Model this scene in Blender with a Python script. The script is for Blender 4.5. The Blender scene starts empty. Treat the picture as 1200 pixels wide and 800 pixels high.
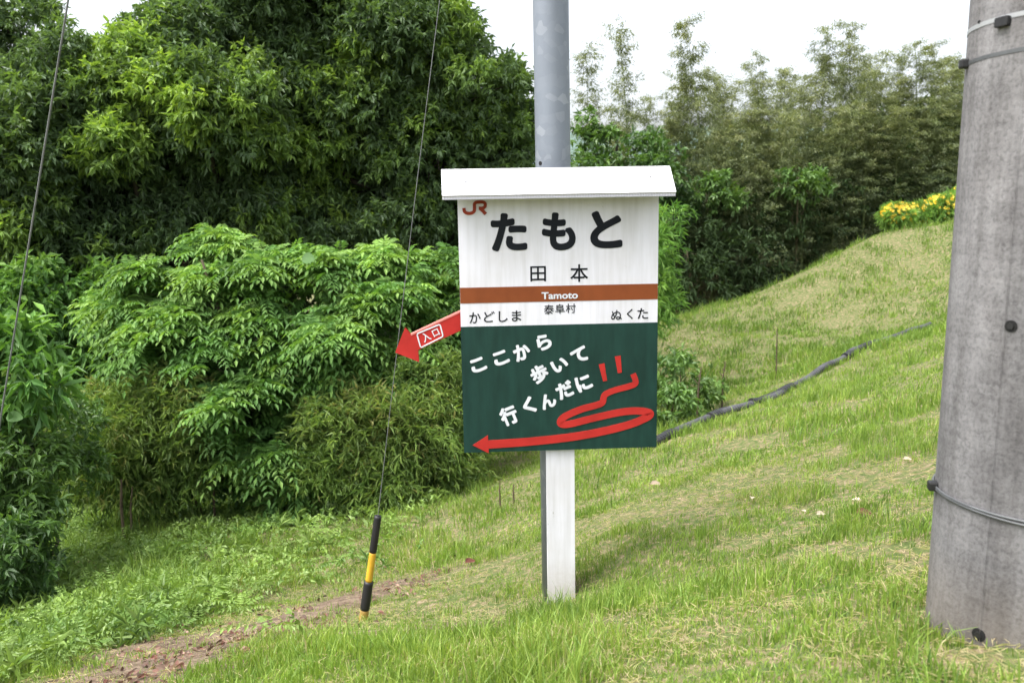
import bpy, math, random
import numpy as np
from mathutils import Matrix, Vector

rng = np.random.default_rng(11)
random.seed(11)
SC = bpy.context.scene
COL = SC.collection

# ------------------------------------------------------------------ camera
EYE = 1.54                      # eye height above the foot of the sign post
PITCH, ROLL = 9.0, -1.0         # degrees
FPX = 968.0                     # focal length for a frame 1200 wide
cam_d = bpy.data.cameras.new('camera')
cam_d.sensor_width = 36.0
cam_d.lens = 36.0 * FPX / 1200.0
cam_d.clip_start = 0.05
cam_d.clip_end = 3000.0
cam_d.dof.use_dof = True
cam_d.dof.focus_distance = 3.1
cam_d.dof.aperture_fstop = 5.0
cam = bpy.data.objects.new('camera', cam_d)
COL.objects.link(cam)
CAM_M = Matrix.Rotation(math.radians(90 - PITCH), 4, 'X') @ Matrix.Rotation(math.radians(ROLL), 4, 'Z')
cam.matrix_world = Matrix.Translation((0, 0, EYE)) @ CAM_M
SC.camera = cam

# ------------------------------------------------------------------ sky and sun (bright thin overcast)
SUN_EL, SUN_AZ = 66.0, 242.0    # azimuth clockwise from +Y (the view direction)
world = bpy.data.worlds.new('World')
SC.world = world
world.use_nodes = True
wn = world.node_tree
wn.nodes.clear()
w_out = wn.nodes.new('ShaderNodeOutputWorld')
w_bg = wn.nodes.new('ShaderNodeBackground')
w_sky = wn.nodes.new('ShaderNodeTexSky')
w_sky.sky_type = 'NISHITA'
w_sky.sun_disc = False
w_sky.sun_elevation = math.radians(SUN_EL)
w_sky.sun_rotation = math.radians(SUN_AZ)
w_sky.air_density = 1.0
w_sky.dust_density = 6.0
w_sky.ozone_density = 1.0
w_hsv = wn.nodes.new('ShaderNodeHueSaturation')
w_hsv.inputs['Saturation'].default_value = 0.34
wn.links.new(w_sky.outputs[0], w_hsv.inputs['Color'])
wn.links.new(w_hsv.outputs[0], w_bg.inputs['Color'])
w_bg.inputs['Strength'].default_value = 0.15
wn.links.new(w_bg.outputs[0], w_out.inputs[0])

sun_d = bpy.data.lights.new('sun', 'SUN')
sun_d.energy = 1.0
sun_d.angle = math.radians(35)
sun_d.color = (1.0, 0.975, 0.94)
sun = bpy.data.objects.new('sun', sun_d)
COL.objects.link(sun)
az, el = math.radians(SUN_AZ), math.radians(SUN_EL)
sun_dir = Vector((math.sin(az) * math.cos(el), math.cos(az) * math.cos(el), math.sin(el)))
sun.rotation_euler = sun_dir.to_track_quat('Z', 'Y').to_euler()

SC.view_settings.view_transform = 'Standard'
SC.view_settings.look = 'None'
SC.view_settings.gamma = 1.0
SC.view_settings.use_curve_mapping = False
SC.view_settings.exposure = 1.66
SC.render.engine = 'CYCLES'
SC.cycles.use_denoising = True
SC.cycles.max_bounces = 8
SC.cycles.transparent_max_bounces = 8

# ------------------------------------------------------------------ geometry of the view: a photo pixel at a chosen distance
_M3 = np.array(CAM_M.to_3x3())
def ray(u, v):
    return _M3 @ np.array([(u - 600) / FPX, -(v - 400) / FPX, -1.0])
def at(u, v, Y):
    d = ray(u, v)
    p = d * (Y / d[1])
    p[2] += EYE
    return p
def pxm(Y, v=300):
    """pixels per metre at distance Y"""
    return FPX / (Y * math.cos(math.radians(PITCH)))

# ------------------------------------------------------------------ helpers
def obj(name, me, parent=None, mat=None):
    o = bpy.data.objects.new(name, me)
    COL.objects.link(o)
    if parent is not None:
        o.parent = parent
    if mat is not None and me is not None:
        me.materials.append(mat)
    return o
def tag(o, label=None, cat=None, group=None, kind=None):
    if label: o['label'] = label
    if cat: o['category'] = cat
    if group: o['group'] = group
    if kind: o['kind'] = kind
    return o
def empty(name, loc=(0, 0, 0), rz=0.0):
    o = bpy.data.objects.new(name, None)
    o.empty_display_size = 0.1
    COL.objects.link(o)
    o.location = loc
    o.rotation_euler = (0, 0, rz)
    return o
def copy_tree(o, parent=None):
    c = o.copy()
    COL.objects.link(c)
    c.parent = parent
    for ch in list(o.children):
        copy_tree(ch, c)
    return c

class Mesh:
    """collects triangles and quads, with one number ('tint') per face"""
    def __init__(self):
        self.V = []; self.T = []; self.c = []; self.n = 0
    def add(self, V, T, tint=0.5):
        V = np.asarray(V, float).reshape(-1, 3)
        T = np.asarray(T, np.int64).reshape(-1, 3)
        self.V.append(V); self.T.append(T + self.n)
        self.c.append(np.broadcast_to(np.asarray(tint, float), (len(T),)).copy())
        self.n += len(V)
    def quads(self, V, Q, tint=0.5):
        Q = np.asarray(Q, np.int64).reshape(-1, 4)
        T = np.concatenate([Q[:, [0, 1, 2]], Q[:, [0, 2, 3]]])
        self.add(V, T, tint)
    def tube(self, pts, rad, sides=6, tint=0.5, cap=True):
        pts = np.asarray(pts, float); n = len(pts)
        rad = np.broadcast_to(np.asarray(rad, float), (n,))
        tan = np.gradient(pts, axis=0)
        tan /= np.linalg.norm(tan, axis=1)[:, None] + 1e-9
        ref = np.array([0.31, 0.94, 0.13]) if abs(tan[0] @ np.array([0, 0, 1])) > 0.8 else np.array([0, 0, 1.0])
        a = np.cross(tan, ref); a /= np.linalg.norm(a, axis=1)[:, None] + 1e-9
        b = np.cross(tan, a)
        th = np.linspace(0, 2 * math.pi, sides, endpoint=False)
        V = pts[:, None, :] + rad[:, None, None] * (np.cos(th)[None, :, None] * a[:, None, :] + np.sin(th)[None, :, None] * b[:, None, :])
        i = np.arange(n - 1)[:, None] * sides; j = np.arange(sides)[None, :]; k = (j + 1) % sides
        Q = np.stack([i + j, i + k, i + sides + k, i + sides + j], -1).reshape(-1, 4)
        V = V.reshape(-1, 3)
        T = np.concatenate([Q[:, [0, 1, 2]], Q[:, [0, 2, 3]]])
        if cap:
            V = np.concatenate([V, pts[:1], pts[-1:]])
            c0, c1 = n * sides, n * sides + 1
            jj = np.arange(sides); kk = (jj + 1) % sides
            T = np.concatenate([T, np.stack([np.full(sides, c0), kk, jj], -1),
                                np.stack([np.full(sides, c1), (n - 1) * sides + jj, (n - 1) * sides + kk], -1)])
        self.add(V, T, tint)
    def box(self, c, s, tint=0.5):
        c = np.asarray(c, float); s = np.asarray(s, float) / 2
        V = np.array([[x, y, z] for z in (-1, 1) for y in (-1, 1) for x in (-1, 1)]) * s + c
        self.quads(V, [[0, 2, 3, 1], [4, 5, 7, 6], [0, 1, 5, 4], [2, 6, 7, 3], [0, 4, 6, 2], [1, 3, 7, 5]], tint)
    def mesh(self, name, smooth=False):
        me = bpy.data.meshes.new(name)
        if not self.V:
            return me
        V = np.concatenate(self.V); T = np.concatenate(self.T); c = np.concatenate(self.c)
        me.vertices.add(len(V)); me.vertices.foreach_set('co', V.astype(np.float32).ravel())
        me.loops.add(len(T) * 3); me.loops.foreach_set('vertex_index', T.astype(np.int32).ravel())
        me.polygons.add(len(T)); me.polygons.foreach_set('loop_start', np.arange(0, len(T) * 3, 3, dtype=np.int32))
        me.polygons.foreach_set('use_smooth', np.full(len(T), bool(smooth)))
        at_ = me.attributes.new('tint', 'FLOAT', 'FACE')
        at_.data.foreach_set('value', c.astype(np.float32))
        me.update(calc_edges=True)
        return me
    def build(self, name, mat, parent=None, smooth=False):
        return obj(name, self.mesh(name, smooth), parent, mat)

def unit(n):
    d = rng.normal(size=(n, 3))
    return d / (np.linalg.norm(d, axis=1)[:, None] + 1e-9)
def norm(a):
    return a / (np.linalg.norm(a, axis=-1, keepdims=True) + 1e-9)

def leaves(M, P, D, N, L, W, tint, fold=0.12, curl=0.15, six=False):
    """leaf blades: base P, direction D, rough normal N, length, width"""
    n = len(P)
    D = norm(D); S = norm(np.cross(D, N)); N = np.cross(S, D)
    L = np.broadcast_to(np.asarray(L, float), (n,))[:, None]
    W = np.broadcast_to(np.asarray(W, float), (n,))[:, None]
    tint = np.broadcast_to(np.asarray(tint, float), (n,))
    if six:
        def p(l, w, h): return P + D * L * l + S * W * w + N * L * h
        V = np.stack([p(0, 0, 0), p(.28, .42, fold * .6), p(.62, .44, fold * .3 - curl * .3), p(1, 0, -curl),
                      p(.62, -.44, fold * .3 - curl * .3), p(.28, -.42, fold * .6)], 1)
        T0 = np.array([[0, 1, 2], [0, 2, 3], [0, 3, 4], [0, 4, 5]])
        k = 6
    else:
        V = np.stack([P, P + D * L * .42 + S * W * .5 + N * L * fold, P + D * L - N * L * curl, P + D * L * .42 - S * W * .5 + N * L * fold], 1)
        T0 = np.array([[0, 1, 2], [0, 2, 3]])
        k = 4
    T = (T0[None] + np.arange(n)[:, None, None] * k).reshape(-1, 3)
    M.add(V.reshape(-1, 3), T, np.repeat(tint, len(T0)))

# smooth value noise on the plane
_G = rng.random((64, 64))
def noise2(x, y):
    xi = np.floor(x).astype(int); yi = np.floor(y).astype(int)
    fx = x - xi; fy = y - yi
    fx = fx * fx * (3 - 2 * fx); fy = fy * fy * (3 - 2 * fy)
    g = lambda i, j: _G[i % 64, j % 64]
    return (g(xi, yi) * (1 - fx) + g(xi + 1, yi) * fx) * (1 - fy) + (g(xi, yi + 1) * (1 - fx) + g(xi + 1, yi + 1) * fx) * fy
def fbm(x, y, s):
    return (noise2(x / s, y / s) * .55 + noise2(x / s * 2.1 + 9, y / s * 2.1 + 4) * .3 + noise2(x / s * 4.3 + 3, y / s * 4.3 + 17) * .15)

# ------------------------------------------------------------------ materials
def new_mat(name):
    m = bpy.data.materials.new(name)
    m.use_nodes = True
    nt = m.node_tree
    b = nt.nodes['Principled BSDF']
    return m, nt, b
def ramp(nt, stops, fac=None):
    r = nt.nodes.new('ShaderNodeValToRGB')
    e = r.color_ramp.elements
    while len(e) < len(stops): e.new(0.5)
    for i, (p, c) in enumerate(stops):
        e[i].position = p
        e[i].color = (c[0], c[1], c[2], 1)
    if fac is not None: nt.links.new(fac, r.inputs[0])
    return r
def noise(nt, scale, detail=4, rough=.55, coord='Object', stretch=None):
    tc = nt.nodes.new('ShaderNodeTexCoord')
    src = tc.outputs[coord]
    if stretch:
        mp = nt.nodes.new('ShaderNodeMapping'); mp.inputs['Scale'].default_value = stretch
        nt.links.new(src, mp.inputs[0]); src = mp.outputs[0]
    n = nt.nodes.new('ShaderNodeTexNoise')
    n.inputs['Scale'].default_value = scale; n.inputs['Detail'].default_value = detail; n.inputs['Roughness'].default_value = rough
    nt.links.new(src, n.inputs['Vector'])
    return n
def mixc(nt, fac, a, b, blend='MIX'):
    m = nt.nodes.new('ShaderNodeMix'); m.data_type = 'RGBA'; m.blend_type = blend
    for s, v in ((m.inputs[0], fac), (m.inputs[6], a), (m.inputs[7], b)):
        if hasattr(v, 'is_linked') or hasattr(v, 'links'): nt.links.new(v, s)
        elif isinstance(v, (int, float)): s.default_value = v
        else: s.default_value = (v[0], v[1], v[2], 1)
    return m.outputs[2]
def bump(nt, b, height, strength=.3, dist=.01):
    n = nt.nodes.new('ShaderNodeBump'); n.inputs['Strength'].default_value = strength; n.inputs['Distance'].default_value = dist
    nt.links.new(height, n.inputs['Height']); nt.links.new(n.outputs[0], b.inputs['Normal'])

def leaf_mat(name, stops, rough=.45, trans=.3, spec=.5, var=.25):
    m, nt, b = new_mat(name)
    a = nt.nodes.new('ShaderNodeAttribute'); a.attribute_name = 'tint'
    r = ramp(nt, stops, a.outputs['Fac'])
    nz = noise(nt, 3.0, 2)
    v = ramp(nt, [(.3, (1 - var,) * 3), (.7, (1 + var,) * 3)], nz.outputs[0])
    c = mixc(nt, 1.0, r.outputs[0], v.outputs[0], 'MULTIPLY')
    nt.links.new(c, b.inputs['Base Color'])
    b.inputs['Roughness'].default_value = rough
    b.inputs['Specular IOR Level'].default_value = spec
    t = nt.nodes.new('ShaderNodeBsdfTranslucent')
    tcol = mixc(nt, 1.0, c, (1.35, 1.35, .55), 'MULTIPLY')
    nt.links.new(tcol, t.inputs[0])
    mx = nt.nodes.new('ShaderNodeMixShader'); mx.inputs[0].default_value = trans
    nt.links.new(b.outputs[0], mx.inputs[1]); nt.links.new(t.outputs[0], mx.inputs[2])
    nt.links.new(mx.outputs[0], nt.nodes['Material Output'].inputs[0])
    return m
def paint(name, col, rough=.5, wear=.12, scale=6, stretch=None, spec=.4, bmp=0.0):
    m, nt, b = new_mat(name)
    n = noise(nt, scale, 6, .6, stretch=stretch)
    lo = tuple(c * (1 - wear) for c in col); hi = tuple(min(c * (1 + wear * .4), .9) for c in col)
    r = ramp(nt, [(.3, lo), (.62, hi)], n.outputs[0])
    nt.links.new(r.outputs[0], b.inputs['Base Color'])
    b.inputs['Roughness'].default_value = rough
    b.inputs['Specular IOR Level'].default_value = spec
    if bmp: bump(nt, b, n.outputs[0], bmp, .002)
    return m

M = {}
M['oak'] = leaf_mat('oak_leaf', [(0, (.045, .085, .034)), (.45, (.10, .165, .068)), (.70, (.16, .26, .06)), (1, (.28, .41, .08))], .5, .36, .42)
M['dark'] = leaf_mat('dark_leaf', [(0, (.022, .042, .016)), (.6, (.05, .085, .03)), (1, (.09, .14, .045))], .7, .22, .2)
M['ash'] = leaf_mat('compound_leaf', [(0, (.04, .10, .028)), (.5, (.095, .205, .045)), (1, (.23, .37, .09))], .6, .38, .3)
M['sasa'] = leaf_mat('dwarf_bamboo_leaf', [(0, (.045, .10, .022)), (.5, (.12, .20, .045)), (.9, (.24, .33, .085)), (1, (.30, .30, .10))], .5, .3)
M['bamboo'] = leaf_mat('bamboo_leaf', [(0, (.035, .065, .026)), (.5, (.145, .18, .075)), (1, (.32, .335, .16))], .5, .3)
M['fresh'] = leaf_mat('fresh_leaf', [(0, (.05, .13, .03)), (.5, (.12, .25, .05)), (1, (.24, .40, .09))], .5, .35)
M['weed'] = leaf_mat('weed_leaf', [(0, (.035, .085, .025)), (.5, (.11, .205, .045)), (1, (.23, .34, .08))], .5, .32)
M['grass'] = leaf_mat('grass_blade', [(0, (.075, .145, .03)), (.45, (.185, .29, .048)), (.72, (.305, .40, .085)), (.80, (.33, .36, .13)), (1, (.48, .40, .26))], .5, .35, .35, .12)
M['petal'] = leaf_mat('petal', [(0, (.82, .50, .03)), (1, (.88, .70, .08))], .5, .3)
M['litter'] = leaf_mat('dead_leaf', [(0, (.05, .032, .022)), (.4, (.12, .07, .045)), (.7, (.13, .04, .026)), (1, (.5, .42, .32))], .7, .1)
M['bark'] = paint('bark', (.045, .038, .03), .85, .5, 9, (1, 1, .25), .2, .6)
M['stem'] = paint('stem', (.10, .085, .05), .8, .4, 12, None, .2)
M['dry'] = paint('dry_stalk', (.10, .075, .05), .8, .4, 20, None, .2)
M['culm'] = paint('bamboo_culm', (.16, .20, .07), .5, .35, 3, None, .4)

def ground_mat():
    m, nt, b = new_mat('turf')
    a = nt.nodes.new('ShaderNodeAttribute'); a.attribute_name = 'soil'
    n1 = noise(nt, 1.6, 5, .6); n2 = noise(nt, 26, 5, .65); n3 = noise(nt, 90, 3, .6)
    g = ramp(nt, [(.30, (.05, .075, .022)), (.45, (.09, .12, .036)), (.57, (.165, .14, .075)), (.69, (.28, .22, .145))], n2.outputs[0])
    s = ramp(nt, [(.3, (.075, .06, .035)), (.5, (.145, .115, .07)), (.68, (.24, .195, .13))], n2.outputs[0])
    ad = nt.nodes.new('ShaderNodeMath'); ad.operation = 'MULTIPLY_ADD'
    nt.links.new(n1.outputs[0], ad.inputs[0]); ad.inputs[1].default_value = .9; nt.links.new(a.outputs['Fac'], ad.inputs[2])
    mr = nt.nodes.new('ShaderNodeMapRange'); mr.inputs[1].default_value = .66; mr.inputs[2].default_value = .95
    nt.links.new(ad.outputs[0], mr.inputs[0])
    c = mixc(nt, mr.outputs[0], g.outputs[0], s.outputs[0])
    nt.links.new(c, b.inputs['Base Color'])
    b.inputs['Roughness'].default_value = .9; b.inputs['Specular IOR Level'].default_value = .15
    bump(nt, b, n3.outputs[0], .6, .02)
    return m
M['ground'] = ground_mat()
def soil_mat():
    m, nt, b = new_mat('path_soil')
    n2 = noise(nt, 14, 7, .7); n3 = noise(nt, 70, 4, .65)
    s = ramp(nt, [(.28, (.05, .036, .025)), (.45, (.13, .095, .068)), (.6, (.21, .16, .115)), (.75, (.32, .26, .19))], n2.outputs[0])
    nt.links.new(s.outputs[0], b.inputs['Base Color'])
    b.inputs['Roughness'].default_value = .95; b.inputs['Specular IOR Level'].default_value = .1
    bump(nt, b, n3.outputs[0], .8, .02)
    return m
M['path'] = soil_mat()
M['hill'] = paint('far_hill', (.10, .15, .13), .9, .3, .03)

# ------------------------------------------------------------------ the ground
CP = [(600, 800, 1.75), (300, 800, 2.0), (50, 800, 2.6), (900, 800, 1.5), (850, 700, 2.2), (1000, 650, 2.3), (750, 620, 3.5),
      (657, 708, 3.05), (425, 725, 3.2), (250, 760, 3.0), (60, 770, 3.3), (600, 640, 4.6), (500, 600, 6.0), (300, 620, 6.3),
      (100, 650, 6.0), (0, 700, 5.0), (550, 560, 7.5), (150, 600, 8.0),
      (770, 522, 6.0), (860, 484, 7.0), (1000, 415, 9.2), (1090, 381, 11.0), (1000, 500, 4.8), (900, 600, 3.4), (1080, 420, 7.5),
      (1080, 560, 3.1), (700, 600, 4.4), (780, 500, 8.0), (900, 440, 10.0), (1000, 395, 11.5), (810, 400, 12.5), (830, 366, 14.0),
      (950, 370, 13.0), (1050, 330, 13.5), (1120, 260, 15.5), (1120, 340, 12.5), (1200, 225, 16.0), (1087, 737, 1.6),
      (875, 350, 14.6), (937, 320, 15.0), (1006, 286, 15.2), (1031, 273, 15.3), (880, 368, 17), (940, 340, 17.2), (1000, 312, 17.4), (1060, 285, 17.6), (1120, 275, 18), (900, 400, 11.8), (980, 350, 13.2)]
C = [at(*c) for c in CP]
C += [np.array([x, y, EYE + z]) for x, y, z in [(0, 0, -1.0), (1.1, .2, -.7), (-1.6, .3, -1.5), (1.0, 1.4, -.815), (2.5, 1.5, -.45), (-3.5, 1.5, -2.1),
      (4, 4, -.6), (8, 9, -.3), (10, 14, .3), (-6, 14, -3.2), (0, 14, -2.9), (-10, 10, -3.3), (-6, 6, -2.9), (-12, 20, -3), (2, 19, -2.2), (5, 20, -1.8), (9, 20, -.6),
      (14, 19, .6), (0, 24, -2.6), (8, 27, -1.8), (-10, 30, -3), (18, 30, 0), (30, 15, 1), (-25, 10, -3.5), (-15, -5, -2), (15, -5, 0), (0, -8, -.8), (-25, 35, -3), (30, 40, -1), (0, 45, -2.5)]]
C = np.array(C)
def _k(r2): return .5 * r2 * np.log(r2 + 1e-9)
_n = len(C)
_K = _k(((C[:, None, :2] - C[None, :, :2]) ** 2).sum(-1)) + np.eye(_n) * .03
_P = np.c_[np.ones(_n), C[:, :2]]
_A = np.block([[_K, _P], [_P.T, np.zeros((3, 3))]])
_W = np.linalg.solve(_A, np.r_[C[:, 2], 0, 0, 0])
def gz(x, y):
    x = np.atleast_1d(np.asarray(x, float)); y = np.atleast_1d(np.asarray(y, float))
    out = np.empty(len(x))
    xc = np.clip(x, -28, 32); yc = np.clip(y, -9, 46)
    for i in range(0, len(x), 40000):
        a = xc[i:i + 40000, None] - C[None, :, 0]; b = yc[i:i + 40000, None] - C[None, :, 1]
        out[i:i + 40000] = _k(a * a + b * b) @ _W[:_n] + _W[_n] + _W[_n + 1] * xc[i:i + 40000] + _W[_n + 2] * yc[i:i + 40000]
    return out + (fbm(x, y, .55) - .5) * .05 + (fbm(x + 20, y + 20, .13) - .5) * .03
def g1(x, y): return float(gz([x], [y])[0])
def on_ground(u, v):
    """where a photo pixel meets the ground"""
    Y = np.geomspace(.8, 30, 700)
    d = ray(u, v); P = d[None, :] * (Y / d[1])[:, None]; P[:, 2] += EYE
    k = np.argmax(P[:, 2] < gz(P[:, 0], P[:, 1]))
    return P[k]

PATH = np.array([on_ground(u, v)[:2] for u, v in ((130, 822), (195, 785), (255, 758), (318, 737), (385, 713), (450, 690), (505, 672))])
def path_dist(x, y):
    d = np.full(len(x), 1e9)
    for a, b in zip(PATH[:-1], PATH[1:]):
        e = b - a; L = e @ e
        t = np.clip(((x - a[0]) * e[0] + (y - a[1]) * e[1]) / L, 0, 1)
        d = np.minimum(d, np.hypot(x - a[0] - t * e[0], y - a[1] - t * e[1]))
    return d
def path_w(x, y): return (.10 + .22 * fbm(x + 31, y + 7, .5)) * (.8 + 2.0 * np.clip((PATH[4, 0] - x) / .35, 0, 1))

def axis(lo, hi, fine_lo, fine_hi, step, grow=1.18):
    a = list(np.arange(fine_lo, fine_hi + 1e-6, step))
    s = step; p = fine_hi; up = []
    while p < hi: s *= grow; p += s; up.append(min(p, hi))
    s = step; p = fine_lo; dn = []
    while p > lo: s *= grow; p -= s; dn.append(max(p, lo))
    return np.array(dn[::-1] + a + up)
GX = axis(-900, 900, -5, 8, .09); GY = axis(-60, 1600, .4, 16, .09)
XX, YY = np.meshgrid(GX, GY)
ZZ = gz(XX.ravel(), YY.ravel())
nx, ny = len(GX), len(GY)
_i = (np.arange(ny - 1)[:, None] * nx + np.arange(nx - 1)[None, :]).ravel()
Gm = Mesh()
Gm.quads(np.c_[XX.ravel(), YY.ravel(), ZZ], np.stack([_i, _i + 1, _i + nx + 1, _i + nx], -1))
gme = Gm.mesh('ground', True)
_s = gme.attributes.new('soil', 'FLOAT', 'POINT')
_x, _y = XX.ravel(), YY.ravel()
far_soil = .12 * np.clip((fbm(_x * .7 + _y * .9, _y * 1.3, .42) - .47) * 6, 0, 1) * np.clip((_y - 9) / 2, 0, 1) * (_y < 20)
_s.data.foreach_set('value', np.maximum(np.clip(.5 - path_dist(_x, _y) * .8, 0, .5), far_soil).astype(np.float32))
ground = obj('ground', gme, None, M['ground']); tag(ground, kind='structure')

# dirt path: a ragged strip that follows the ground
Pm = Mesh()
tt = np.linspace(0, 1, 90)
seg = np.linspace(0, 1, len(PATH))
px_, py_ = np.interp(tt, seg, PATH[:, 0]), np.interp(tt, seg, PATH[:, 1])
tx, ty = np.gradient(px_), np.gradient(py_); tl = np.hypot(tx, ty); nxp, nyp = -ty / tl, tx / tl
ends = np.clip(np.minimum(tt, 1 - tt) * 7, .15, 1)
cross = np.linspace(-1, 1, 13)
wid = .8 + 2.2 * np.clip((.62 - tt) / .25, 0, 1)
wl = (.08 + .22 * fbm(px_ + 5, py_, .3)) * ends * wid * (1 + .7 * np.clip((.55 - tt) / .3, 0, 1)); wr = (.08 + .22 * fbm(px_ + 50, py_ + 20, .3)) * ends * wid
off = np.where(cross[None, :] < 0, cross[None, :] * wl[:, None], cross[None, :] * wr[:, None])
PX = px_[:, None] + nxp[:, None] * off; PY = py_[:, None] + nyp[:, None] * off
PZ = gz(PX.ravel(), PY.ravel()) + .012 - .02 * (np.abs(np.broadcast_to(cross, PX.shape).ravel()) ** 4)
_i = (np.arange(89)[:, None] * 13 + np.arange(12)[None, :]).ravel()
Pm.quads(np.c_[PX.ravel(), PY.ravel(), PZ], np.stack([_i, _i + 13, _i + 14, _i + 1], -1))
tag(Pm.build('path', M['path'], None, True), kind='structure')

# far hills
H = Mesh()
hx = np.linspace(-900, 900, 90)
hz = 28 + 34 * fbm(hx + 300, hx * 0 + 3, 160) + 10 * fbm(hx, hx * 0 + 40, 40)
row = [np.c_[hx, np.full(90, 420.0), np.full(90, -14.0)], np.c_[hx, np.full(90, 520.0), hz], np.c_[hx, np.full(90, 760.0), hz * 1.1]]
V = np.concatenate(row); q = []
for r in range(2):
    for i in range(89): q.append([r * 90 + i, r * 90 + i + 1, (r + 1) * 90 + i + 1, (r + 1) * 90 + i])
H.quads(V, q)
tag(H.build('hills', M['hill'], None, True), kind='structure')

# ------------------------------------------------------------------ materials of the made things
def galv_mat():
    m, nt, b = new_mat('galvanised_steel')
    tc = nt.nodes.new('ShaderNodeTexCoord')
    vo = nt.nodes.new('ShaderNodeTexVoronoi'); vo.inputs['Scale'].default_value = 26; vo.inputs['Randomness'].default_value = 1
    mp = nt.nodes.new('ShaderNodeMapping'); mp.inputs['Scale'].default_value = (1, 1, 1.3)
    nt.links.new(tc.outputs['Object'], mp.inputs[0]); nt.links.new(mp.outputs[0], vo.inputs['Vector'])
    sp = ramp(nt, [(.5, (.20, .225, .265)), (.86, (.215, .24, .28)), (.95, (.245, .27, .31)), (1, (.29, .315, .35))], None)
    sep = nt.nodes.new('ShaderNodeSeparateColor'); nt.links.new(vo.outputs['Color'], sep.inputs[0]); nt.links.new(sep.outputs[0], sp.inputs[0])
    n = noise(nt, 5, 5, .6, stretch=(1, 1, .35))
    v = ramp(nt, [(.3, (.80, .80, .81)), (.7, (1.08, 1.08, 1.08))], n.outputs[0])
    c = mixc(nt, 1.0, sp.outputs[0], v.outputs[0], 'MULTIPLY')
    nt.links.new(c, b.inputs['Base Color'])
    b.inputs['Metallic'].default_value = .35; b.inputs['Roughness'].default_value = .5
    return m
M['galv'] = galv_mat()
def concrete_mat():
    m, nt, b = new_mat('pole_concrete')
    n1 = noise(nt, 4, 6, .6, stretch=(1, 1, .45)); n2 = noise(nt, 130, 4, .7); n3 = noise(nt, 14, 7, .72, stretch=(1, 1, .4)); n4 = noise(nt, 7, 3, .5, stretch=(1, 1, 9))
    a = ramp(nt, [(.3, (.12, .118, .122)), (.5, (.185, .182, .187)), (.7, (.245, .24, .245))], n1.outputs[0])
    sp = ramp(nt, [(.36, (.72, .72, .72)), (.5, (1, 1, 1)), (.66, (1.15, 1.15, 1.15))], n2.outputs[0])
    bl = ramp(nt, [(.36, (.76, .75, .75)), (.60, (1.06, 1.06, 1.06))], n3.outputs[0])
    ln = ramp(nt, [(.35, (.88, .88, .88)), (.6, (1.03, 1.03, 1.03))], n4.outputs[0])
    c = mixc(nt, 1.0, a.outputs[0], sp.outputs[0], 'MULTIPLY'); c = mixc(nt, 1.0, c, bl.outputs[0], 'MULTIPLY'); c = mixc(nt, 1.0, c, ln.outputs[0], 'MULTIPLY')
    n5 = noise(nt, 3.2, 6, .65, stretch=(3.5, 3.5, .22))
    rs = ramp(nt, [(.40, (.70, .69, .68)), (.56, (1.04, 1.04, 1.04))], n5.outputs[0])
    c = mixc(nt, 1.0, c, rs.outputs[0], 'MULTIPLY')
    # earth stain round the foot
    tc = nt.nodes.new('ShaderNodeTexCoord'); sx = nt.nodes.new('ShaderNodeSeparateXYZ'); nt.links.new(tc.outputs['Object'], sx.inputs[0])
    mr = nt.nodes.new('ShaderNodeMapRange'); mr.inputs[1].default_value = .16; mr.inputs[2].default_value = -.06
    nt.links.new(sx.outputs[2], mr.inputs[0])
    mm = nt.nodes.new('ShaderNodeMath'); mm.operation = 'MULTIPLY'; nt.links.new(mr.outputs[0], mm.inputs[0]); nt.links.new(n3.outputs[0], mm.inputs[1])
    c = mixc(nt, mm.outputs[0], c, (.16, .125, .085))
    nt.links.new(c, b.inputs['Base Color'])
    b.inputs['Roughness'].default_value = .9; b.inputs['Specular IOR Level'].default_value = .2
    bump(nt, b, n2.outputs[0], .35, .004)
    return m
M['concrete'] = concrete_mat()
def weathered_white():
    m, nt, b = new_mat('weathered_white_paint')
    n1 = noise(nt, 4, 6, .6, stretch=(9, 9, .6)); n2 = noise(nt, 38, 5, .7, stretch=(1, 1, .6)); n3 = noise(nt, 3, 4, .6)
    a = ramp(nt, [(.30, (.60, .60, .64)), (.55, (.70, .70, .765)), (.75, (.73, .73, .80))], n1.outputs[0])
    sp = ramp(nt, [(.26, (.55, .53, .48)), (.33, (1, 1, 1))], n2.outputs[0])
    gr = ramp(nt, [(.35, (.90, .89, .86)), (.6, (1, 1, 1))], n3.outputs[0])
    c = mixc(nt, 1.0, a.outputs[0], sp.outputs[0], 'MULTIPLY'); c = mixc(nt, 1.0, c, gr.outputs[0], 'MULTIPLY')
    # earth splashed up the foot of the plank
    tc = nt.nodes.new('ShaderNodeTexCoord'); sx = nt.nodes.new('ShaderNodeSeparateXYZ'); nt.links.new(tc.outputs['Object'], sx.inputs[0])
    mr = nt.nodes.new('ShaderNodeMapRange'); mr.inputs[1].default_value = .20; mr.inputs[2].default_value = -.02
    nt.links.new(sx.outputs[2], mr.inputs[0])
    n4 = noise(nt, 45, 5, .7)
    mm = nt.nodes.new('ShaderNodeMath'); mm.operation = 'MULTIPLY'; nt.links.new(mr.outputs[0], mm.inputs[0]); nt.links.new(n4.outputs[0], mm.inputs[1])
    c = mixc(nt, mm.outputs[0], c, (.28, .22, .16))
    nt.links.new(c, b.inputs['Base Color'])
    b.inputs['Roughness'].default_value = .5; b.inputs['Specular IOR Level'].default_value = .3
    bump(nt, b, n1.outputs[0], .1, .002)
    return m
M['white'] = weathered_white()
M['roofwhite'] = paint('white_roof_sheet', (.66, .655, .71), .45, .08, 7)
M['brown'] = paint('brown_paint', (.215, .058, .018), .5, .18, 9, (1, 1, .5), .2)
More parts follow.
